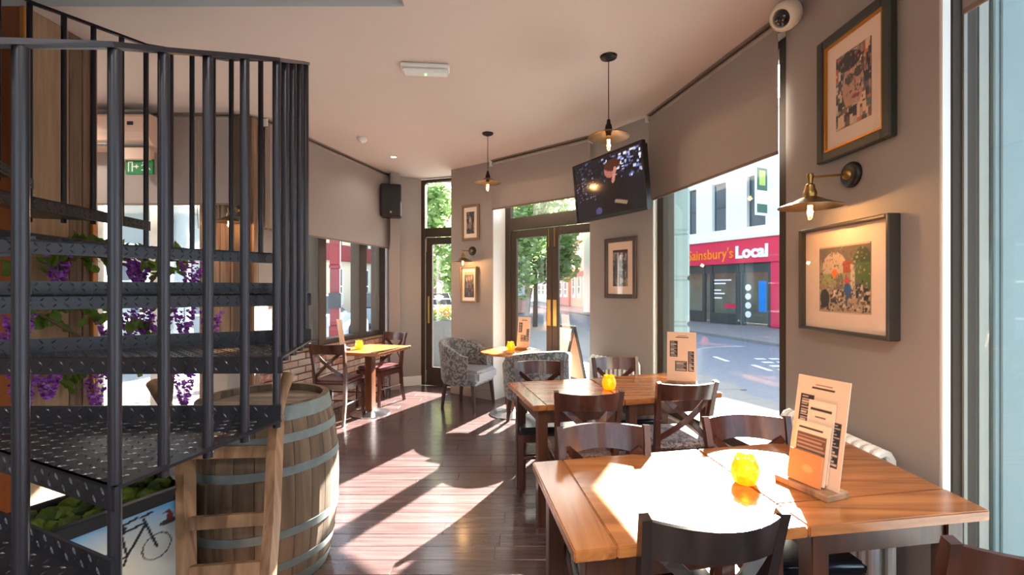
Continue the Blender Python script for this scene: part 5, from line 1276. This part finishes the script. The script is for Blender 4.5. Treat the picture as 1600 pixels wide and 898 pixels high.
inv = Matrix.Rotation(-face_rz(-0.885, -0.465), 3, 'Z'); wpn = inv @ Vector((1.135 - 0.85, 4.585 - 4.235, 0.0))
MB().ribbon([(0, 0.08, 0), (0.18, 0.17, -0.005), (wpn.x, wpn.y, -0.02)], 0.03, 0.04).build('swing_arm', M_steel, tv)

# ================================================================== SMALL CEILING AND WALL DEVICES
sp = thing('wall_speaker', 'black loudspeaker mounted high in the left corner by the blind', 'speaker', (-1.66, 6.32, 2.42), face_rz(0.20, -0.98))
MB().box(-0.135, -0.02, 0, 0.135, 0.17, 0.45, bev=0.012).build('cabinet', M_black, sp)
MB().box(-0.125, -0.032, 0.012, 0.125, -0.018, 0.438, bev=0.006).build('grille', plain('dark_speaker_cloth', (30, 27, 26), 0.8, noise=0.2, scale=200), sp)
MB().box(-0.012, -0.036, 0.045, 0.012, -0.031, 0.075).build('badge', M_chrome, sp)
MB().tube([(0, 0.17, 0.25), (0.0, 0.30, 0.28)], 0.02, 8).build('bracket', M_steel, sp)
MB().box(-0.06, 0.29, 0.2, 0.06, 0.30, 0.36).build('wall_plate', M_steel, sp)

cm_ = thing('cctv_camera', 'cream dome security camera at top of the right wall beside the blind', 'camera', (1.555, 2.625, 2.995), 0)
cm_.rotation_euler = Vector((-0.80, -0.34, -0.55)).to_track_quat('Z', 'Y').to_euler()
MB().lathe([(0.0, -0.07), (0.055, -0.068), (0.076, -0.045), (0.080, 0.0), (0.074, 0.03), (0.060, 0.042), (0.050, 0.040), (0.046, 0.03), (0.0, 0.03)], 30).build('housing', plain('cream_plastic', (232, 220, 196), 0.4, noise=0.02), cm_, True)
MB().lathe([(0.046, 0.032), (0.040, 0.048), (0.026, 0.060), (0.010, 0.066), (0.0, 0.067)], 24).build('dome_lens', plain('smoked_lens', (30, 28, 30), 0.08, coat=0.8), cm_, True)

em = thing('emergency_light', 'white emergency light fitting with green led on the ceiling', 'emergency light', (-0.632, 3.37, CEIL), R(5))
MB().box(-0.175, -0.055, -0.03, 0.175, 0.055, -0.001, bev=0.008).build('base', M_white, em)
MB().box(-0.165, -0.045, -0.062, 0.165, 0.045, -0.028, bev=0.014).build('diffuser', plain('clear_diffuser', (226, 226, 222), 0.2, noise=0.1, scale=12), em)
MB().lathe([(0.0, -0.070), (0.006, -0.068), (0.006, -0.060), (0.0, -0.06)], 10).build('led', emit('green_led', (80, 255, 110), 8), em)
sd = thing('smoke_detector', 'small white smoke detector on the ceiling left of the downlight', 'smoke detector', (-1.625, 5.0, CEIL), 0)
MB().lathe([(0.0, -0.045), (0.025, -0.045), (0.045, -0.03), (0.052, -0.012), (0.052, -0.001), (0.0, -0.001)], 24).build('body', M_white, sd, True)
MB().lathe([(0.012, -0.052), (0.014, -0.044), (0.0, -0.044)], 12).build('sensor', M_white, sd)

ac = thing('air_conditioner', 'white wall air conditioner above the fire exit sign behind the stair', 'air conditioner', (-3.50, 4.265, 2.70), 0)
prof = [(0.0, 0.0), (-0.16, 0.0), (-0.22, 0.05), (-0.24, 0.12), (-0.24, 0.27), (-0.22, 0.30), (0.0, 0.30)]
m = MB(); n = len(prof); m.add([(-0.42, y, z * 0.9) for y, z in prof] + [(0.32, y, z * 0.9) for y, z in prof], [tuple(range(n)), tuple(range(2 * n - 1, n - 1, -1))] + [(i, n + i, n + (i + 1) % n, (i + 1) % n) for i in range(n)])
m.build('casing', plain('warm_white_plastic', (232, 196, 170), 0.45, noise=0.02), ac)
for k in range(7): MB().box(-0.38, -0.225 + k * 0.028, 0.299, 0.26, -0.213 + k * 0.028, 0.308).build('intake_slat', M_frame_lt, ac)
for k in range(3): MB().box(-0.30, -0.215 + k * 0.02, 0.012 + k * -0.004, 0.26, -0.205 + k * 0.02, 0.02 - k * 0.004).build('louvre', M_frame_lt, ac)
MB().box(0.14, -0.245, 0.17, 0.19, -0.239, 0.20).build('display', M_black, ac)
eb = thing('exit_light_box', 'plain white light box between air conditioner and exit sign', 'light box', (-3.36, 4.10, 2.635), 0)
MB().box(-0.16, -0.03, -0.055, 0.16, 0.03, 0.055, bev=0.008).build('box', plain('warm_white_plastic', (232, 196, 170), 0.45, noise=0.02), eb)
MB().tube([(-0.12, 0.0, 0.05), (-0.12, 0.16, 0.09)], 0.008, 6).build('bracket', M_white, eb); MB().tube([(0.12, 0.0, 0.05), (0.12, 0.16, 0.09)], 0.008, 6).build('bracket', M_white, eb)
ex = thing('exit_sign', 'green running-man fire exit sign hanging behind the stair balusters', 'sign', (-3.315, 4.10, 2.525), 0)
GR, WH = (10, 128, 60), (240, 232, 220)
exs = [('r', 0.08, 0.16, 0.26, 0.84, WH), ('r', 0.12, 0.16, 0.22, 0.76, (20, 140, 70)), ('l', 0.30, 0.5, 0.46, 0.5, WH, 0.05, 1.8), ('tri', (0.34, 0.5), (0.42, 0.68), (0.42, 0.32), WH), ('e', 0.66, 0.80, 0.04, 0.075, WH), ('l', 0.68, 0.68, 0.74, 0.46, WH, 0.06, 1.8), ('l', 0.68, 0.68, 0.60, 0.56, WH, 0.035, 1.8), ('l', 0.70, 0.66, 0.82, 0.58, WH, 0.035, 1.8), ('l', 0.74, 0.46, 0.86, 0.40, WH, 0.04, 1.8), ('l', 0.86, 0.40, 0.90, 0.30, WH, 0.035, 1.8), ('l', 0.73, 0.46, 0.66, 0.28, WH, 0.04, 1.8), ('l', 0.66, 0.28, 0.60, 0.26, WH, 0.035, 1.8)]
MB().box(-0.122, 0.0, -0.068, 0.122, 0.02, 0.068, bev=0.003).build('panel', plain('exit_green', GR, 0.5, noise=0.02), ex)
print_mesh('pictogram', 0.238, 0.13, 90, 50, GR, exs, M_print, ex, (0, -0.003, 0), thick=0.002)

# ================================================================== RADIATORS
def radiator(lab, p, n, length, z0, z1):
    o = thing('column_radiator', lab, 'radiator', (p[0], p[1], 0), face_rz(*n), 'white column radiators')
    k = int(length / 0.05); m_w = plain('white_radiator_enamel', (232, 230, 222), 0.35, noise=0.02)
    for i in range(k):
        x = -length / 2 + (i + 0.5) * length / k
        MB().tube([(x, -0.03, z0), (x, -0.03, z1 - 0.03), (x, -0.045, z1 - 0.008), (x, -0.065, z1), (x, -0.085, z1 - 0.008), (x, -0.10, z1 - 0.03), (x, -0.10, z0)], 0.019, 8).build('column', m_w, o, True)
    for z in (z0 + 0.03, z1 - 0.05): MB().tube([(-length / 2, -0.065, z), (length / 2, -0.065, z)], 0.022, 10).build('header_pipe', m_w, o, True)
    for x in (-length / 2 + 0.06, length / 2 - 0.06): MB().box(x - 0.02, -0.10, 0, x + 0.02, -0.03, z0 + 0.02, bev=0.004).build('foot', m_w, o)
    return o
radiator('white column radiator under the framed print behind the front right table', (RW - 0.02, 2.26), (-1, 0), 0.70, 0.12, 0.755)
mp = ((P_p2[0] + P_d2[0]) / 2 + np2[0] * 0.02, (P_p2[1] + P_d2[1]) / 2 + np2[1] * 0.02)
radiator('white column radiator at foot of the pier beside the double doors', mp, np2, 0.60, 0.12, 0.735)

# leave no unused data; keep everything named plainly
for o in list(bpy.data.objects):
    if o.parent is None and o.type in {'MESH', 'EMPTY'} and 'kind' not in o and 'label' not in o: print('untagged', o.name)
